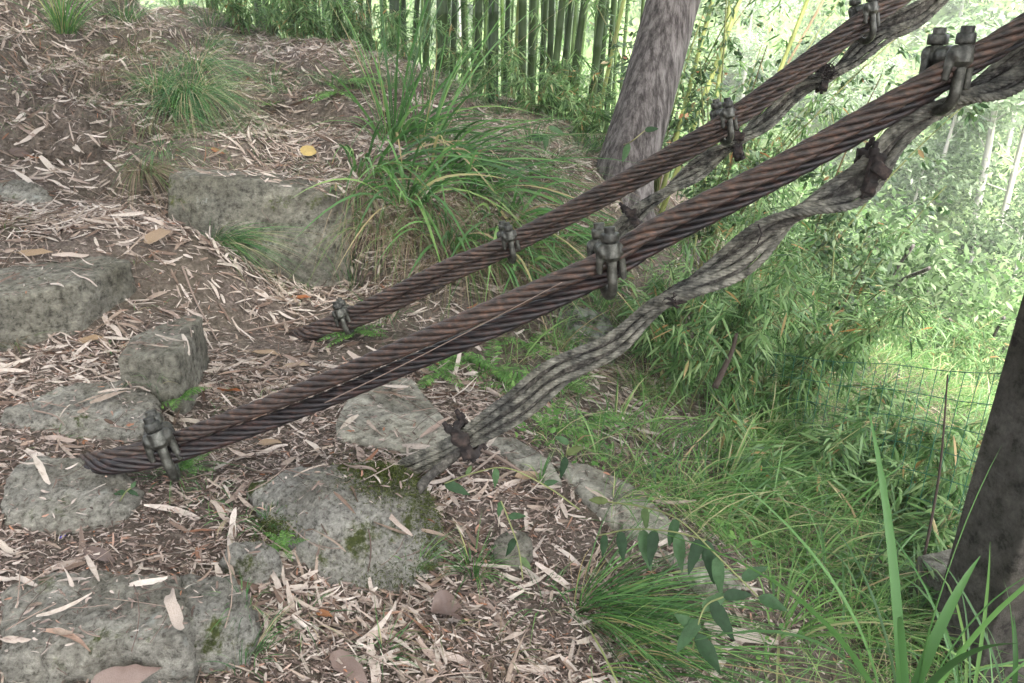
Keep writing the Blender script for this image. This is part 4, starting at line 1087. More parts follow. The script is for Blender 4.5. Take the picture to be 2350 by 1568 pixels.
T(P(2070,1640,1.85), 12, 1.15, .030, 'tall broad arching grass blades at the bottom right corner', 'grass', .45, .42, (-.12,.12,0), .05, 22, segs=10)
T(P(2230,1640,2.0), 16, .62, .013, 'arching grass in front of the concrete post', 'grass', .9, .75, (.05,.05,0), .05, 23)
T(P(2330,1590,2.05), 12, .42, .016, 'grass blades at the far right bottom edge', 'grass', .7, .5, (.0,.0,0), .05, 24)
for i, (u, v, n, L_) in enumerate([(1500,1010,40,.5),(1560,1150,50,.5),(1760,1230,60,.6),(1850,1330,50,.5),(1700,1100,50,.6),(1900,1180,50,.55),(1420,980,40,.4),(1980,1450,50,.45),(1800,1450,40,.4),(1620,1040,50,.55),(1760,1020,50,.6)]):
    T(G(u, v), n, L_, .011, 'arching pale green clump standing in the slope grass beyond the kerb', 'grass_pale', .9, .65, (.25,-.15,0), .07, 240 + i, group='arching clumps on the slope')
# the long hanging broad grass on the bank between the wall stone and the tree
for i, (u, v, n, L_, ln, lb) in enumerate([
    (860,400,70,.75,(.5,-.55,-.1),'long broad grass hanging over the right end of the wall stone'),
    (930,330,70,.85,(.6,-.5,-.1),'long broad grass cascading down the middle of the bank'),
    (1010,400,70,.8,(.5,-.5,-.1),'long broad grass low on the bank behind the second clip'),
    (1090,450,60,.7,(.5,-.5,-.2),'long broad grass beside the second clip of the far ropes'),
    (940,460,60,.7,(.2,-.5,-.3),'dark green broad grass against the shaded bank'),
    (1180,520,55,.6,(.3,-.5,-.3),'broad grass hanging under the far ropes right of the second clip'),
    (1040,560,45,.5,(.2,-.5,-.2),'short broad grass at the foot of the bank'),
    (815,450,22,.4,(.5,-.4,-.1),'broad grass draping over the top right corner of the wall stone'),
    (1290,560,50,.5,(.2,-.5,-.2),'broad grass tuft on the bank left of the trunk foot'),
    (1150,600,60,.55,(.3,-.5,-.2),'broad grass under the second clip of the far ropes'),
    (1240,620,40,.5,(.3,-.4,-.3),'broad grass between the far ropes and the middle clip')]):
    T(G(u, v), int(n * .8), L_ * 1.4, .028, lb, 'grass', .7, .75, ln, .16, 40 + i, 'hanging_grass', 'long broad grass on the bank', 8)
T(G(905,330), 24, 1.75, .030, 'tall upright broad grass rising in front of the bamboo', 'grass', .32, .15, (.05,-.15,0), .08, 60, segs=8)
T(G(985,340), 16, 1.5, .020, 'tall thin leaning blades right of the tall upright grass', 'grass', .4, .3, (.35,-.1,0), .08, 61, segs=8)
T(G(870,320), 10, .8, .018, 'tall arching blades left of the tall upright grass', 'grass', .7, .7, (-.35,-.1,0), .05, 62, segs=8)
for i, (u, v) in enumerate([(830,440),(880,520),(960,540),(1060,600),(1150,590),(1220,560),(1120,500),(1000,480),(1300,560),(1350,520),(1180,430),(1290,430),(930,410)]):
    T(G(u, v), 170, .6, .005, 'dry straw coloured grass hanging on the shaded bank', 'grass_dry', .7, 1.2, (.15,-.5,-.3), .16, 80 + i, 'dead_grass', 'dry grass hanging on the bank', 5)
for i, (u, v, n, L_) in enumerate([(560,30,120,.4),(640,50,120,.35),(700,70,90,.35),(480,60,100,.4),(420,20,90,.35),(620,185,60,.25),(660,210,60,.2),(760,190,80,.25),(820,200,60,.25),(900,200,80,.35),(860,150,70,.4),(1000,210,90,.4),(1080,230,90,.4),(1150,260,80,.35),(1220,330,90,.35),(1250,380,90,.3),(1050,330,80,.3),(1130,370,70,.3),(760,90,60,.35),(1180,230,80,.45),(1330,350,70,.35)]):
    T(G(u, v), int(n * 1.5), L_ * 1.5, .005, 'fine pale tuft along the upper bank below the bamboo', 'grass_fine', .9, .8, (.1,-.2,0), .14, 120 + i, group='fine tufts along the upper bank')

for i, (u, v, n, L_, m_) in enumerate([(60,510,40,.14,'grass_dry'),(310,600,40,.16,'grass_dry'),(250,800,26,.1,'grass_fine'),(120,1020,30,.12,'grass_dry'),(350,870,30,.13,'grass_fine'),(480,1130,40,.15,'grass_fine'),(620,1190,40,.12,'grass_fine'),(560,1380,40,.13,'grass_fine'),
        (700,1420,40,.13,'grass_fine'),(1010,1440,40,.14,'grass_dry'),(1250,1380,40,.2,'grass_fine'),(1150,1500,50,.15,'grass_dry'),(640,650,30,.2,'grass_dry'),(900,1460,30,.15,'grass_dry')]):
    T(G(u, v), n, L_, .0035, 'small wispy tuft between the stones and leaf litter', m_, 1.0, .7, (.1,-.2,0), .06, 280 + i, group='small wispy tufts between the stones')
# ferns
for u, v, n, L_, lb, bs in (
    (815,775,26,.17,'feathery bright green plant growing against the lowest clip of the far ropes',(0,-.3,0)),
    (1060,830,16,.24,'fern under the near ropes beside the smooth slab',(.2,-.5,-.2)),
    (1130,860,16,.26,'fern right of the first fern beneath the near ropes',(.3,-.5,-.2)),
    (1180,900,14,.22,'low fern above the lower grey cable',(.2,-.5,-.2)),
    (1210,800,14,.2,'yellow green fern near the lichen rock',(.1,-.5,0)),
    (1250,1000,12,.2,'fern below the lower grey cable on the slope edge',(.3,-.5,-.2)),
    (1340,1000,14,.24,'light fern on the slope right of the kerb',(.3,-.4,-.2)),
    (1010,870,12,.18,'small fern touching the corner of the smooth slab',(0,-.5,0)),
    (1300,880,14,.22,'fern in the shade below the lichen rock',(.1,-.5,0)),
    (385,255,10,.2,'small fern in the large dense tuft on the upper left',(.0,-.5,0)),
    (430,310,10,.16,'small fern below the large dense tuft',(.0,-.5,0)),
    (410,930,12,.13,'little fern growing beside the cut stone step',(.2,-.4,0)),
    (440,1090,18,.12,'feathery sprig right of the lowest clip of the near ropes',(.2,-.2,0)),
    (655,1270,14,.10,'little fern on the left face of the boulder',(.2,-.5,0)),
    (775,220,14,.24,'dark fern patch on the upper bank',(.1,-.6,-.2)),
    (830,190,14,.24,'dark fern on the upper bank right of the fern patch',(.2,-.6,-.2)),
    (1210,410,14,.24,'small fern on the bank near the tree',(.0,-.5,-.1)),
    (1150,400,14,.22,'small fern left of the one near the tree',(.0,-.5,-.1)),
    (625,250,8,.16,'pale little fern on the upper ledge',(0,-.2,0))):
    fern(G(u, v, .03), max(6, int(n * .6)), L_ * 1.1, L_ * .24, lb, int(u + v), bs, .35)

# broad-leaved stems
def leafy_stem(path, leaves, label, name='leafy_vine', mat='broad_leaf', cat='plant', r_=.0022):
    """leaves: (t along stem, length, direction in picture, facing tilt)"""
    root = empty(name, tuple(path[0])); o0 = np.array(path[0])
    p = spline(path, .01); g = Geo(); g.add(*tube(p - o0, r_, 6)); obj('stem', g.mesh('stem'), M['stem'], root)
    for k, (t, L_, dv) in enumerate(leaves):
        b0 = p[min(int(t * (len(p) - 1)), len(p) - 1)] - o0
        d = np.array(R_IMG(dv).normalized())
        r = np.random.default_rng(k + int(L_ * 1000))
        side = norm(np.cross(d, np.array([.15 * r.normal(), -1 + .3 * r.normal(), .6])))
        V, Q = strips([b0], d, side, L_, L_ * .44, (0, 0, -.18), 10, 'ovate', .3, .2 * r.normal())
        V = V + r.normal(0, .0008, V.shape)
        lf = obj('leaf', mesh_np('leaf', V, [Q]), M[mat], root)
    tag(root, label, cat)
    return root
q = 2.05
leafy_stem([P(1380,1150,2.35), P(1480,1165,2.2), P(1560,1195,2.05), P(1650,1280,1.95), P(1740,1370,1.9)],
    [(.05,.06,(-.8,.2,0)),(.3,.06,(.1,-1,.1)),(.55,.07,(-.3,-1,0)),(.7,.085,(-.4,-.9,-.2)),(.8,.09,(.1,-1,-.1)),(.93,.08,(.7,.5,0)),(1,.08,(.9,-.3,0))],
    'drooping vine with glossy green leaves crossing the last kerb slab', 'leafy_vine')
leafy_stem([P(1370,1230,2.25), P(1450,1215,2.15), P(1540,1220,2.05), P(1620,1240,2.0)],
    [(.1,.06,(-.1,-1,0)),(.28,.075,(.1,-1,-.2)),(.5,.1,(.2,-1,-.2)),(.62,.085,(-.2,-1,-.2)),(.8,.09,(.1,-1,-.1)),(1,.1,(.2,-1,-.2))],
    'row of dark hanging leaves on a thin stem above the sweeping tuft', 'leafy_vine')
leafy_stem([P(1590,1490,1.95), P(1600,1440,1.9), P(1620,1390,1.9), P(1660,1370,1.88)],
    [(.4,.075,(-.5,.5,0)),(.35,.10,(.6,-.8,-.2)),(.6,.09,(-.6,-.7,-.1)),(.7,.085,(.7,.6,0)),(.85,.10,(.5,-.7,0)),(1,.075,(1,.2,0))],
    'pale broad leaved plant with insect eaten leaf beside the last kerb slab', 'broadleaf_plant')
leafy_stem([P(1020,1110,2.5), P(1090,1085,2.42), P(1165,1075,2.35), P(1260,1120,2.3), P(1330,1170,2.25)],
    [(.0,.085,(1,-.3,0)),(.45,.055,(-.1,-1,0)),(.75,.05,(.8,.3,0)),(.2,.04,(.3,.7,0))],
    'small green vine with two leaves crossing the soil right of the grey cable end', 'leafy_vine')
leafy_stem([P(1200,1330,2.3), P(1190,1260,2.28), P(1170,1200,2.25), P(1150,1150,2.24)],
    [(.3,.05,(.6,-.6,0)),(.55,.055,(-.5,-.8,0)),(.8,.055,(.9,.2,0)),(1,.045,(-.2,-1,0))],
    'upright seedling with yellow green leaves right of the boulder', 'seedling')
leafy_stem([G(275,1150), P(288,1130,2.6), P(300,1120,2.58)],
    [(.6,.045,(-1,0,0)),(.8,.04,(.9,-.3,0)),(1,.035,(.5,.8,0))], 'tiny round leaved seedling left of the lowest clip', 'seedling')
leafy_stem([G(1300,1060), P(1300,1040,2.6), P(1305,1020,2.58)],
    [(.6,.07,(-.3,-1,0)),(.8,.07,(.8,.5,0)),(1,.06,(-.8,.6,0))], 'broad leaved seedling at the top of the kerb', 'seedling')
leafy_stem([G(1420,330), P(1440,330,5.3), P(1480,300,5.2)],
    [(.3,.12,(-.8,.5,0)),(.6,.11,(.9,.2,0)),(.9,.12,(-.3,-.8,0)),(1,.1,(.9,.3,0)),(.5,.1,(-.9,-.3,0))], 'small leafy shoot at the foot of the tree trunk', 'seedling', r_=.004)
leafy_stem([G(1250,330), P(1252,310,6.1), P(1258,290,6.1)], [(.5,.16,(-.9,.2,0)),(1,.14,(.7,-.2,0)),(.8,.12,(0,-1,0))], 'broad dark leaved seedling on the bank left of the tree', 'seedling', r_=.004)

# moss cushion
r = np.random.default_rng(31); B, Dd = [], []
while len(B) < 9500:
    u, v = (r.normal(900, 55), r.normal(1090, 30)) if r.random() < .6 else (r.normal(985, 25), r.normal(1180, 60)) if r.random() < .5 else (r.normal(900, 60), r.normal(1330, 25)) if r.random() < .4 else (r.normal(620,30), r.normal(1215,18))
    loc, nr, ob = hit(u, v)
    if ob.name.startswith(('boulder', 'rock', 'ground')):
        B.append(tuple(loc)); Dd.append(tuple(nr * .8 + Vector((r.normal(0, .4), r.normal(0, .4), r.normal(.1, .4)))))
V, Q = strips(B, np.array(Dd), r.normal(0, 1, (len(B), 3)), r.uniform(.007, .020, len(B)), .0032, (0, 0, -.3), 2, 'lance')
o = obj('moss', mesh_np('moss', V, [Q]), M['moss']); tag(o, 'dark olive moss cushion creeping over the boulder under the grey cable end', 'moss', kind='stuff')
o['kind'] = 'stuff'

# ------------------------------------------------------------------ grass cover of the slope
def openbank(x, y):
    return ((y < 2.95) | (x > .95 + .25 * (y - 3)) | (vn(x * 4, y * 4, 91) > .55))
def cover(n, L_, W_, test, seed, name, mat, label, droop=.9, ymax=8.5, xr=(-.2, 5)):
    r = np.random.default_rng(seed); XX, YY = [], []
    while len(XX) < n:
        y = r.uniform(1.3, ymax, 4000); x = r.uniform(xr[0], xr[1], 4000)
        ok = (np.abs(x) < .25 + y * .75) & test(x, y) & (r.random(4000) < .35 + .65 * (vn(x * 2.3, y * 2.3, seed) > -.15)) & (r.random(4000) < np.clip(3.2 / y, .25, 1) ** (1 if xr[0] > -3 else 0))
        XX += list(x[ok]); YY += list(y[ok])
    x = np.array(XX[:n]); y = np.array(YY[:n]); z = H(x, y)
    a = r.uniform(0, 6.28, n)
    d = norm(np.stack([np.cos(a) * .45 + .15, np.sin(a) * .45 - .1, np.full(n, .9)], 1))
    side = norm(np.stack([-np.sin(a), np.cos(a), np.zeros(n)], 1) + r.normal(0, .4, (n, 3)))
    bend = np.stack([np.cos(a) * .3 + .12, np.sin(a) * .3 - .1, -droop * r.uniform(.3, 1.1, n)], 1)
    V, Q = strips(np.stack([x, y, z - .01], 1), d, side, L_ * r.uniform(.4, 1.15, n), W_ * r.uniform(.5, 1.2, n), bend, 5, 'grass', 0, r.normal(0, .5, n))
    o = obj(name, mesh_np(name, V, [Q]), M[mat]); tag(o, label, 'grass', kind='stuff')
cover(17000, .40, .0052, lambda x, y: openbank(x, y) & (slope_side(x, y) > .24 + .08 * vn(x * 3, y * 3, 9)), 201, 'slope_grass', 'grass_pale', 'pale tangled grass covering the slope beyond the kerb')
cover(5000, .34, .004, lambda x, y: slope_side(x, y) > .16, 202, 'dry_slope_grass', 'grass_dry', 'dry straw coloured blades lying through the slope grass', 1.1)
cover(2200, .55, .012, lambda x, y: openbank(x, y) & (slope_side(x, y) > .35), 203, 'broad_slope_grass', 'grass', 'broader fresh green blades standing in the slope grass', .8)
cover(1400, .13, .0035, lambda x, y: (slope_side(x, y) < 0) & (vn(x * 1.6, y * 1.6, 77) > .45), 204, 'sparse_path_grass', 'grass_fine', 'sparse short blades sprouting through the leaf litter', .7, 7.5, (-4.5, 1.6))
cover(6000, .20, .004, lambda x, y: (slope_side(x, y) < .1) & (y > 4.9) & (vn(x * 1.9, y * 1.9, 78) > -.15), 205, 'ledge_straw', 'grass_dry', 'dry straw and roots hanging over the upper earth ledges', 1.2, 9.5, (-6, 1.8))
cover(6500, .22, .004, lambda x, y: (slope_side(x, y) < .1) & (y > 5.3) & (vn(x * 1.2, y * 1.2, 79) > .0), 206, 'ledge_grass', 'grass_fine', 'fine green grass patches on the upper earth ledges', .9, 10.5, (-6, 1.8))
# small herbs on the slope
r = np.random.default_rng(55); n = 2600
y = r.uniform(1.8, 7.5, n); x = r.uniform(0, 5, n); ok = (slope_side(x, y) > .1) & (x < .2 + y * .72) & openbank(x, y); x = x[ok]; y = y[ok]
pt = np.stack([x, y, H(x, y) + r.uniform(.01, .12, len(x))], 1)
V, Q = leaves_at(r, pt, 4, .035, .017, 'oval', -.1, 3, .015)
o = obj('slope_herbs', mesh_np('slope_herbs', V, [Q]), M['fern']); tag(o, 'small round leaved herbs between the slope grass', 'herbs', kind='stuff')

# ------------------------------------------------------------------ bamboo and shrubs on the slope
sl_list = [
 # u, v of base, depth, stems, height, reach, nodes, k, lean, label
 (1620,900,5.0,6,1.15,.55,15,6,(.1,-.1,0),'leafy bamboo shrub just right of the lower grey cable'),
 (1760,960,4.6,6,1.0,.5,15,6,(.2,-.1,0),'bamboo shrub with pale narrow leaves in the middle of the slope'),
 (1900,1080,4.2,7,.9,.5,16,6,(.15,-.1,0),'dense bamboo shrub in front of the mesh fence'),
 (2010,1160,3.9,7,.75,.45,16,6,(.1,0,0),'low bamboo shrub against the mesh fence near its right end'),
 (2100,1240,3.6,6,.6,.4,14,5,(.1,0,0),'small bamboo shrub left of the concrete post'),
 (1700,820,5.6,6,1.2,.6,14,6,(.2,0,0),'arching bamboo shrub behind the middle of the slope'),
 (1520,820,5.4,5,.9,.45,12,5,(.0,-.1,0),'thin bamboo shrub beside the green fence post'),
 (1860,880,5.6,6,1.1,.6,14,5,(.3,0,0),'bamboo shrub with long twigs reaching right over the valley'),
 (2150,1080,4.6,5,.75,.4,12,5,(.1,0,0),'bamboo shrub behind the right end of the mesh fence'),
 (1600,640,6.8,6,1.7,.8,16,6,(.1,0,0),'tall bamboo shrub behind the upper grey cable'),
 (1780,1180,3.7,5,.6,.35,12,5,(.1,-.1,0),'low leafy bamboo clump below the middle of the slope'),
 (2140,1400,3.1,5,.5,.3,12,5,(.0,.0,0),'low bamboo clump beside the concrete footing'),
 (2120,880,7.4,7,1.0,.8,16,7,(.0,0,0),'pale bamboo shrub beyond the middle of the mesh fence'),
 (2230,900,7.2,7,1.0,.8,16,7,(.0,0,0),'pale bamboo shrub beyond the right end of the mesh fence'),
 (2030,860,7.6,7,1.0,.8,16,7,(.0,0,0),'pale bamboo shrub beyond the left part of the mesh fence'),
 (2290,860,8.2,7,1.2,.9,16,7,(.0,0,0),'farthest pale bamboo shrub beside the concrete post edge'),
 (1480,780,5.0,6,.75,.45,12,5,(.0,-.1,0),'pale leafy plant under the middle of the lower grey cable'),
 (1560,900,4.4,6,.7,.4,12,5,(.1,-.1,0),'slender leafy plant below the wire knot of the lower grey cable'),
 (1680,880,5.0,7,1.35,.5,14,5,(.0,-.1,0),'upright bamboo shrub reaching up to the lower grey cable'),
 (1800,980,4.8,6,1.2,.5,14,5,(.1,0,0),'upright bamboo shrub right of the dead stump'),
]
for i, (u, v, dpt, st, h, rc, nd, k, ln, lb) in enumerate(sl_list):
    p = P(u, v, dpt); p.z = float(H(p.x, p.y)[0])
    kf = 1.3 if u < 1720 else 1.05 if u < 1850 else .85
    shrub(p, st, h * kf, rc, nd, k, .13, .015, lb, 'bamboo_shrub', 'bamboo shrub', 'bamboo shrubs on the slope', 'bleaf', 'lance', i, ln)
# taller broad-leaved shrub, its small dark leaves seen against the valley at the upper right
sh2 = [(1620,700,7.0,8,2.9,1.1,26,5,(.18,0,0),'tall small leaved shrub right of the tree trunk behind the ropes'),
       (1800,800,6.6,8,2.3,.8,22,5,(.15,0,0),'tall small leaved shrub behind the highest part of the near ropes'),
       (1500,560,7.8,7,2.6,1.0,22,5,(.1,0,0),'tall small leaved shrub close behind the tree trunk'),
       (1890,860,6.2,5,1.5,.5,18,4,(.2,0,0),'small leaved shrub whose twigs hang over the valley')]
for i, (u, v, dpt, st, h, rc, nd, k, ln, lb) in enumerate(sh2):
    p = P(u, v, dpt); p.z = float(H(p.x, p.y)[0])
    shrub(p, st, h, rc, nd, k, .075, .034, lb, 'leafy_shrub', 'shrub', 'small leaved shrubs behind the ropes', 'shrub_leaf', 'oval', 40 + i, ln, .3, 'stem', .012, .2, 3)
# dead stub on the slope
stick([P(1640,890,4.0), P(1662,845,4.0), P(1682,800,4.0), P(1690,765,4.0)], .02, 'broken dark stump of a sapling standing in the slope shrubs', 'dark_wood', 'dead_stump', 'stump')
stick([P(2110,1330,3.0), P(2140,1180,3.0), P(2160,1050,3.0), P(2175,860,3.0)], .006, 'thin dead cane leaning by the mesh fence', 'dark_wood', 'dead_cane', 'cane')

# ------------------------------------------------------------------ bamboo grove
ORD = ['first','second','third','fourth','fifth','sixth','seventh','eighth','ninth','tenth','eleventh','twelfth','thirteenth','fourteenth','fifteenth','sixteenth',
 'seventeenth','eighteenth','nineteenth','twentieth','twenty first','twenty second','twenty third','twenty fourth','twenty fifth','twenty sixth','twenty seventh','twenty eighth','twenty ninth','thirtieth','thirty first','thirty second','thirty third','thirty fourth']
def culm(bp, tp_, r_, mat, label, group, nodes_step=.32, seed=0, leaves=0, leaf_mat_='bleaf'):
    r = np.random.default_rng(seed + 3000)
    root = empty('bamboo', tuple(bp))
    d = np.array(tp_ - bp); Ln = np.linalg.norm(d); dn = d / Ln
    total = Ln + 2.2
    s = [0.0]; R_ = [r_]
    z = r.uniform(.1, nodes_step)
    while z < total:
        taper = 1 - .35 * z / total
        s += [z - .010, z - .003, z, z + .004, z + .012]; R_ += [r_ * taper, r_ * taper * 1.06, r_ * taper * .98, r_ * taper * 1.08, r_ * taper]
        z += nodes_step * r.uniform(.85, 1.15)
    s.append(total); R_.append(r_ * .6)
    s = np.array(s); bow = np.array([r.normal(0, .02), r.normal(0, .02), 0])
    pts = dn[None] * s[:, None] + bow[None] * (s / total)[:, None] ** 2 * total
    g = Geo(); g.add(*tube(pts, np.array(R_), 12)); obj('culm', g.mesh('culm'), mat, root)
    if leaves:
        f = r.uniform(.15, 1.0, leaves) * total; pp = dn[None] * f[:, None] + r.normal(0, .28, (leaves, 3))
        V, Q = leaves_at(r, pp, 7, .16, .02, 'lance', .5, 3, .03)
        obj('leaves', mesh_np('leaves', V, [Q]), M[leaf_mat_], root)
    tag(root, label, 'bamboo', group)
front = [ # top u, base u, base v, width px, depth, kind
 (492,494,60,14,9.2,0),(546,548,70,13,8.8,0),(590,590,75,12,9.6,0),(627,626,80,17,8.6,0),(668,667,82,17,8.4,0),(700,700,88,8,8.6,2),(722,720,92,12,8.8,0),
 (774,772,104,22,7.9,0),(797,796,100,14,8.8,0),(830,822,80,9,8.2,2),(845,840,105,10,8.8,0),(906,902,165,24,8.0,0),(929,926,160,14,8.8,0),(957,942,150,13,8.6,0),
 (981,975,190,14,8.5,0),(1014,1012,205,28,7.9,0),(1043,1036,190,15,8.7,0),(1067,1067,200,10,8.9,0),(1100,1094,215,19,8.1,0),(1133,1131,230,25,7.8,0),(1167,1156,245,12,8.7,0),
 (1190,1176,250,9,8.3,1),(1203,1194,262,20,8.2,0),(1228,1214,270,17,8.6,0),(1250,1238,285,14,8.8,0),(1268,1256,290,15,8.2,0),(1290,1262,262,17,8.0,0),(1313,1278,270,14,8.5,0),(1345,1300,268,17,8.1,0),
 (1385,1350,255,19,8.0,0),(1398,1368,240,13,8.8,0),(1412,1390,270,14,8.3,0),(1437,1362,235,10,7.7,1),(1478,1460,160,9,8.5,0)]
for i, (tu, bu, bv, wpx, dpt, kd) in enumerate(front):
    b0 = P(bu, bv + 14, dpt); b0.z = min(b0.z, float(H(b0.x, b0.y)[0])) - .05
    t0 = P(tu, -10, dpt); t0 = Vector((t0.x, b0.y + (t0.y - b0.y) * .0, t0.z))
    sc = t0.y / P(tu, -10, dpt).y
    t0 = P(tu, -10, dpt * sc)
    thick = 'thick' if wpx > 18 else 'thin' if wpx < 12 else 'medium'
    colr = ('dark green', 'pale yellow green', 'tan')[kd]
    culm(b0, t0, wpx / 2 * dpt / FPX, M[('culm', 'culm_light', 'culm_tan')[kd]], f'{thick} {colr} bamboo culm, {ORD[i]} from the left in the front row', 'front row of bamboo culms', .34, i, 12)
r = np.random.default_rng(8)
for i in range(70):
    u = r.uniform(440, 1470); dpt = r.uniform(9.5, 13); b0 = P(u, 250, dpt); b0.z = float(H(b0.x, b0.y)[0]) - .1
    t0 = b0 + Vector((r.normal(.12, .15), r.normal(0, .1), 4.2 + (b0.z < 0) * 1.5))
    culm(b0, t0, r.uniform(.018, .036), M['culm'], 'thin dark bamboo culm deep in the grove behind the front row', 'bamboo culms deep in the grove', .36, 100 + i, 9, 'bleaf_bright' if i % 2 else 'bleaf')
# leaning pale culms right of the tree
for i, (tu, bu, bv, wpx, dpt, lb) in enumerate([(1640,1560,290,12,7.2,'leaning bamboo culm just right of the tree trunk'),(1705,1600,270,13,7.0,'thicker leaning bamboo culm right of the tree trunk'),
        (1860,1760,240,11,6.6,'long yellow green bamboo culm leaning behind the far ropes'),(1690,1580,650,12,7.4,'yellowish bamboo culm seen between the ropes and the grey cable'),(1900,1720,300,7,6.9,'pale grey dead cane leaning behind the far ropes')]):
    b0 = P(bu, bv, dpt); t0 = P(tu, -10, dpt * .97); dd = (b0 - t0); b0 = b0 + dd.normalized() * 1.4
    culm(b0, t0, wpx / 2 * dpt / FPX, M['culm_light' if i != 4 else 'culm_tan'], lb, None, .3, 200 + i, 14)
# low leafy undergrowth under the culms
for i, (u, v, dpt, lb) in enumerate([(1230,240,7.4,'bushy bamboo seedling in front of the culms left of the tree'),(1330,250,7.2,'leafy bamboo shoot beside the tree trunk'),(1290,150,7.6,'feathery bamboo spray among the culms'),
        (1100,190,7.6,'leafy undergrowth in the middle of the grove'),(620,60,8.4,'pale leafy undergrowth left of the tan culm'),(760,90,7.9,'leafy undergrowth right of the tan culm'),(850,120,7.8,'leafy undergrowth at the foot of the thick left culms'),(480,40,8.6,'leafy undergrowth at the far left of the grove'),(560,70,8.2,'leafy undergrowth at the left end of the grove'),(690,80,8.0,'leafy undergrowth between the left culms'),(930,170,7.6,'leafy undergrowth behind the tall upright grass'),(1400,300,7.0,'leafy shoots at the left side of the trunk')]):
    p = P(u, v, dpt); gz = float(H(p.x, p.y)[0]); p.z = gz
    shrub(p, 6, .85, .45, 12, 5, .11, .018, lb, 'undergrowth_plant', 'plant', 'undergrowth below the bamboo', 'bleaf', 'lance', 300 + i)

# ------------------------------------------------------------------ middle distance bushes and far hillside
def crown_cloud(r, c, rx, rz, n, L_, W_):
    cl = norm(r.normal(0, 1, (max(8, n // 60), 3))) * r.uniform(.35, 1, (max(8, n // 60), 1)) * (rx, rx, rz)
    p = cl[r.integers(0, len(cl), n)] + r.normal(0, .22, (n, 3)) * (rx, rx, rz * .8)
    return leaves_at(r, p + np.array(c), 1, L_, W_, 'oval', .3, 2, .02, 0)
r = np.random.default_rng(60)
bush_px = [(1500,200,14),(1620,260,13),(1740,380,13),(1560,440,12),(1850,560,13),(1700,560,11.5),(1960,700,12.5),(1350,150,14),(1180,160,15),(980,120,15),(760,60,15),(560,40,15),(2080,840,11.5),(1850,760,10.5),(2230,940,10.5),(1980,880,9.5)]
blabels = ['broad pale bush', 'rounded bright bush', 'loose green bush', 'low light bush']
for i, (u, v, dpt) in enumerate(bush_px):
    p = P(u, v, dpt); gz = float(H(p.x, p.y)[0]); rz = max(.9, (p.z - gz) * .55 + .5)
    root = empty('bush', (p.x, p.y, gz))
    V, Q = crown_cloud(r, (0, 0, rz * .9), r.uniform(1.0, 1.5), rz, 2600, .17, .06)
    obj('foliage', mesh_np('foliage', V, [Q]), M['bleaf_bright' if i % 3 else 'far_leaf'], root)
    g = Geo()
    for k in range(5):
        e = np.array([r.normal(0, .6), r.normal(0, .6), rz * 1.5]); g.add(*tube(spline([(0, 0, -.2), e * (.3, .3, .6), e], .2), .02, 5))
    obj('stems', g.mesh('stems'), M['bark'], root)
    where = ['behind the culms left of the trunk', 'seen past the trunk', 'behind the far ropes', 'below the near ropes', 'on the valley side'][0 if u < 1400 else 1 if u < 1600 else 2 if u < 1800 else 3 if u < 1900 else 4]
    tag(root, f'{blabels[i % 4]} {where}, {ORD[i]} of the mid distance bushes', 'bush', 'bushes falling into the valley')

# hillside vegetation
r = np.random.default_rng(61)
n = 215000
y = r.uniform(8.3, 66, n); x = r.uniform(-.55, .78, n) * y; k_ = (y > 14) | (x > .3 * y); x, y = x[k_], y[k_]; n = len(x)
cl1 = vn(x / 1.6, y / 1.6, 31); cl2 = vn(x / .7, y / .7, 32)
ok = r.random(n) < np.clip(.55 + .6 * cl1 + .3 * cl2, .08, 1)
x, y, cl1, cl2 = x[ok], y[ok], cl1[ok], cl2[ok]
z = H(x, y) + np.clip(cl1 + .5 * cl2 + .3, 0, 2) * 1.5 * r.random(len(x)) ** .5
sz = .10 + .0050 * y
a = r.uniform(0, 6.28, len(x)); d = norm(np.stack([np.cos(a), np.sin(a) - .3, r.normal(-.2, .5, len(x))], 1))
side = norm(np.cross(d, (0, 0, 1.0)) + r.normal(0, .5, (len(x), 3)))
V, Q = strips(np.stack([x, y, z], 1), d, side, sz * r.uniform(.6, 1.5, len(x)), sz * .45, (0, 0, -.3), 2, 'oval')
o = obj('hillside_foliage', mesh_np('hillside_foliage', V, [Q]), M['far_leaf']); tag(o, 'pale bright undergrowth covering the opposite side of the valley', 'foliage', kind='stuff')

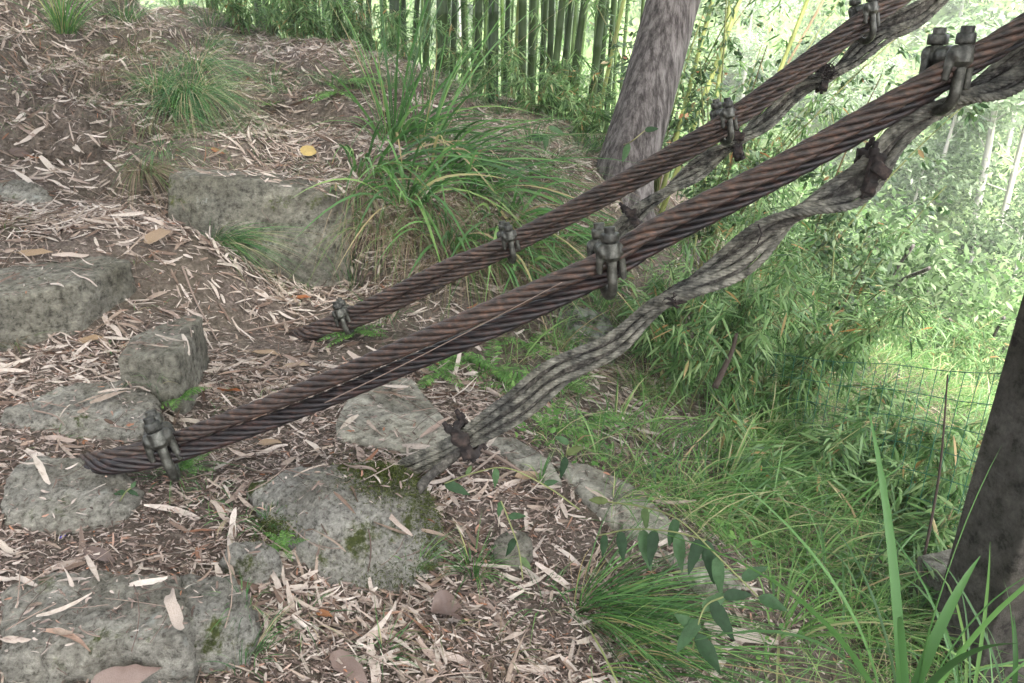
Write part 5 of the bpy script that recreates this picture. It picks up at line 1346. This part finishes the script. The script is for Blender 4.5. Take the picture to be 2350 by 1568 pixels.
def far_tree(px, h, label, seed, mat='far_pale', lean=0.0, wide=.35):
    u, v = px; r = np.random.default_rng(seed)
    rr = ray(u, v); t = np.linspace(14, 90, 1200); hz = H(rr.x * t, rr.y * t); zz = CAMZ + rr.z * t
    hit = np.argmax(hz > zz); d_ = t[hit] if hit else 55
    c = CAM + rr * float(d_); c.z = float(H(c.x, c.y)[0])
    root = empty('tree', tuple(c))
    g = Geo(); st = spline([(0, 0, -.3), (lean * h * .3, 0, h * .4), (lean * h, 0, h * .85)], .4)
    g.add(*tube(st, np.linspace(.16, .05, len(st)) * h / 8, 6)); limbs = []
    for k in range(11):
        f = r.uniform(.35, 1); b0 = st[int(f * (len(st) - 1))]; a = r.uniform(0, 6.28)
        e = b0 + np.array([math.cos(a) * wide * h * r.uniform(.4, 1), math.sin(a) * wide * h * .6, h * r.uniform(.02, .22)]); limbs.append(e)
        g.add(*tube(np.array([b0, (b0 + e) / 2 + (0, 0, .2), e]), .025 * h / 8, 4, False))
    obj('trunk', g.mesh('trunk'), M['pale_bark'], root)
    limbs = np.array(limbs + [st[-1]]); n = 2600
    p = limbs[r.integers(0, len(limbs), n)] + r.normal(0, 1, (n, 3)) * (.085 * h, .085 * h, .045 * h)
    V, Q = leaves_at(r, p, 1, .028 * h + .08, .016 * h + .04, 'oval', .2, 2, .05, 0)
    obj('crown', mesh_np('crown', V, [Q]), M[mat], root)
    tag(root, label, 'tree', 'trees on the opposite hillside')
m, nt_, b_ = new_mat('pale_bark'); b_.inputs['Base Color'].default_value = (.42, .40, .36, 1); b_.inputs['Roughness'].default_value = .9; M['pale_bark'] = m
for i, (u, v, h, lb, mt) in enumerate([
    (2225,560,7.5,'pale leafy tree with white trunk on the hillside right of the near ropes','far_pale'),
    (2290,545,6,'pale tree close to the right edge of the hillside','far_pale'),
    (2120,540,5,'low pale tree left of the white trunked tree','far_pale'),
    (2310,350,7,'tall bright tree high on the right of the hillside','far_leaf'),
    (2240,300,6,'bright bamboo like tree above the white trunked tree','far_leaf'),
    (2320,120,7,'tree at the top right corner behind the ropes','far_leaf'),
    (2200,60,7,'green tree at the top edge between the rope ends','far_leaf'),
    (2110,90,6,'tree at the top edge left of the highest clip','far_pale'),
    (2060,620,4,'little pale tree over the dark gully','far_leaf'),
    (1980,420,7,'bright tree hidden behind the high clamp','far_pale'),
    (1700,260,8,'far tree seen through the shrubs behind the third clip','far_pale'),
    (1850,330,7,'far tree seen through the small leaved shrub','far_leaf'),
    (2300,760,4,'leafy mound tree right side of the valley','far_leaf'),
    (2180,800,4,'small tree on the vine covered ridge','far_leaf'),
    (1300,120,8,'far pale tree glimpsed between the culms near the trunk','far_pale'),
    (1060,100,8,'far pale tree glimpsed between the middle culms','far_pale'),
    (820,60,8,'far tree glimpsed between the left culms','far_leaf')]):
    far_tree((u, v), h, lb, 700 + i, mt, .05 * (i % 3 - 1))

# ------------------------------------------------------------------ valley haze
bm = bmesh.new(); bmesh.ops.create_cube(bm, size=1); me = bpy.data.meshes.new('haze'); bm.to_mesh(me); bm.free()
hz = obj('haze', me); hz.location = (10, 36, 12); hz.scale = (104, 92, 72)
m = bpy.data.materials.new('haze'); m.use_nodes = True; nt = m.node_tree; nt.nodes.remove(nt.nodes['Principled BSDF'])
pv = nt.nodes.new('ShaderNodeVolumePrincipled'); pv.inputs['Density'].default_value = .0020; pv.inputs['Color'].default_value = (.95, .98, .95, 1)
nt.links.new(pv.outputs[0], nt.nodes['Material Output'].inputs['Volume']); me.materials.append(m)
tag(hz, 'pale humid air filling the valley', 'haze', kind='stuff')
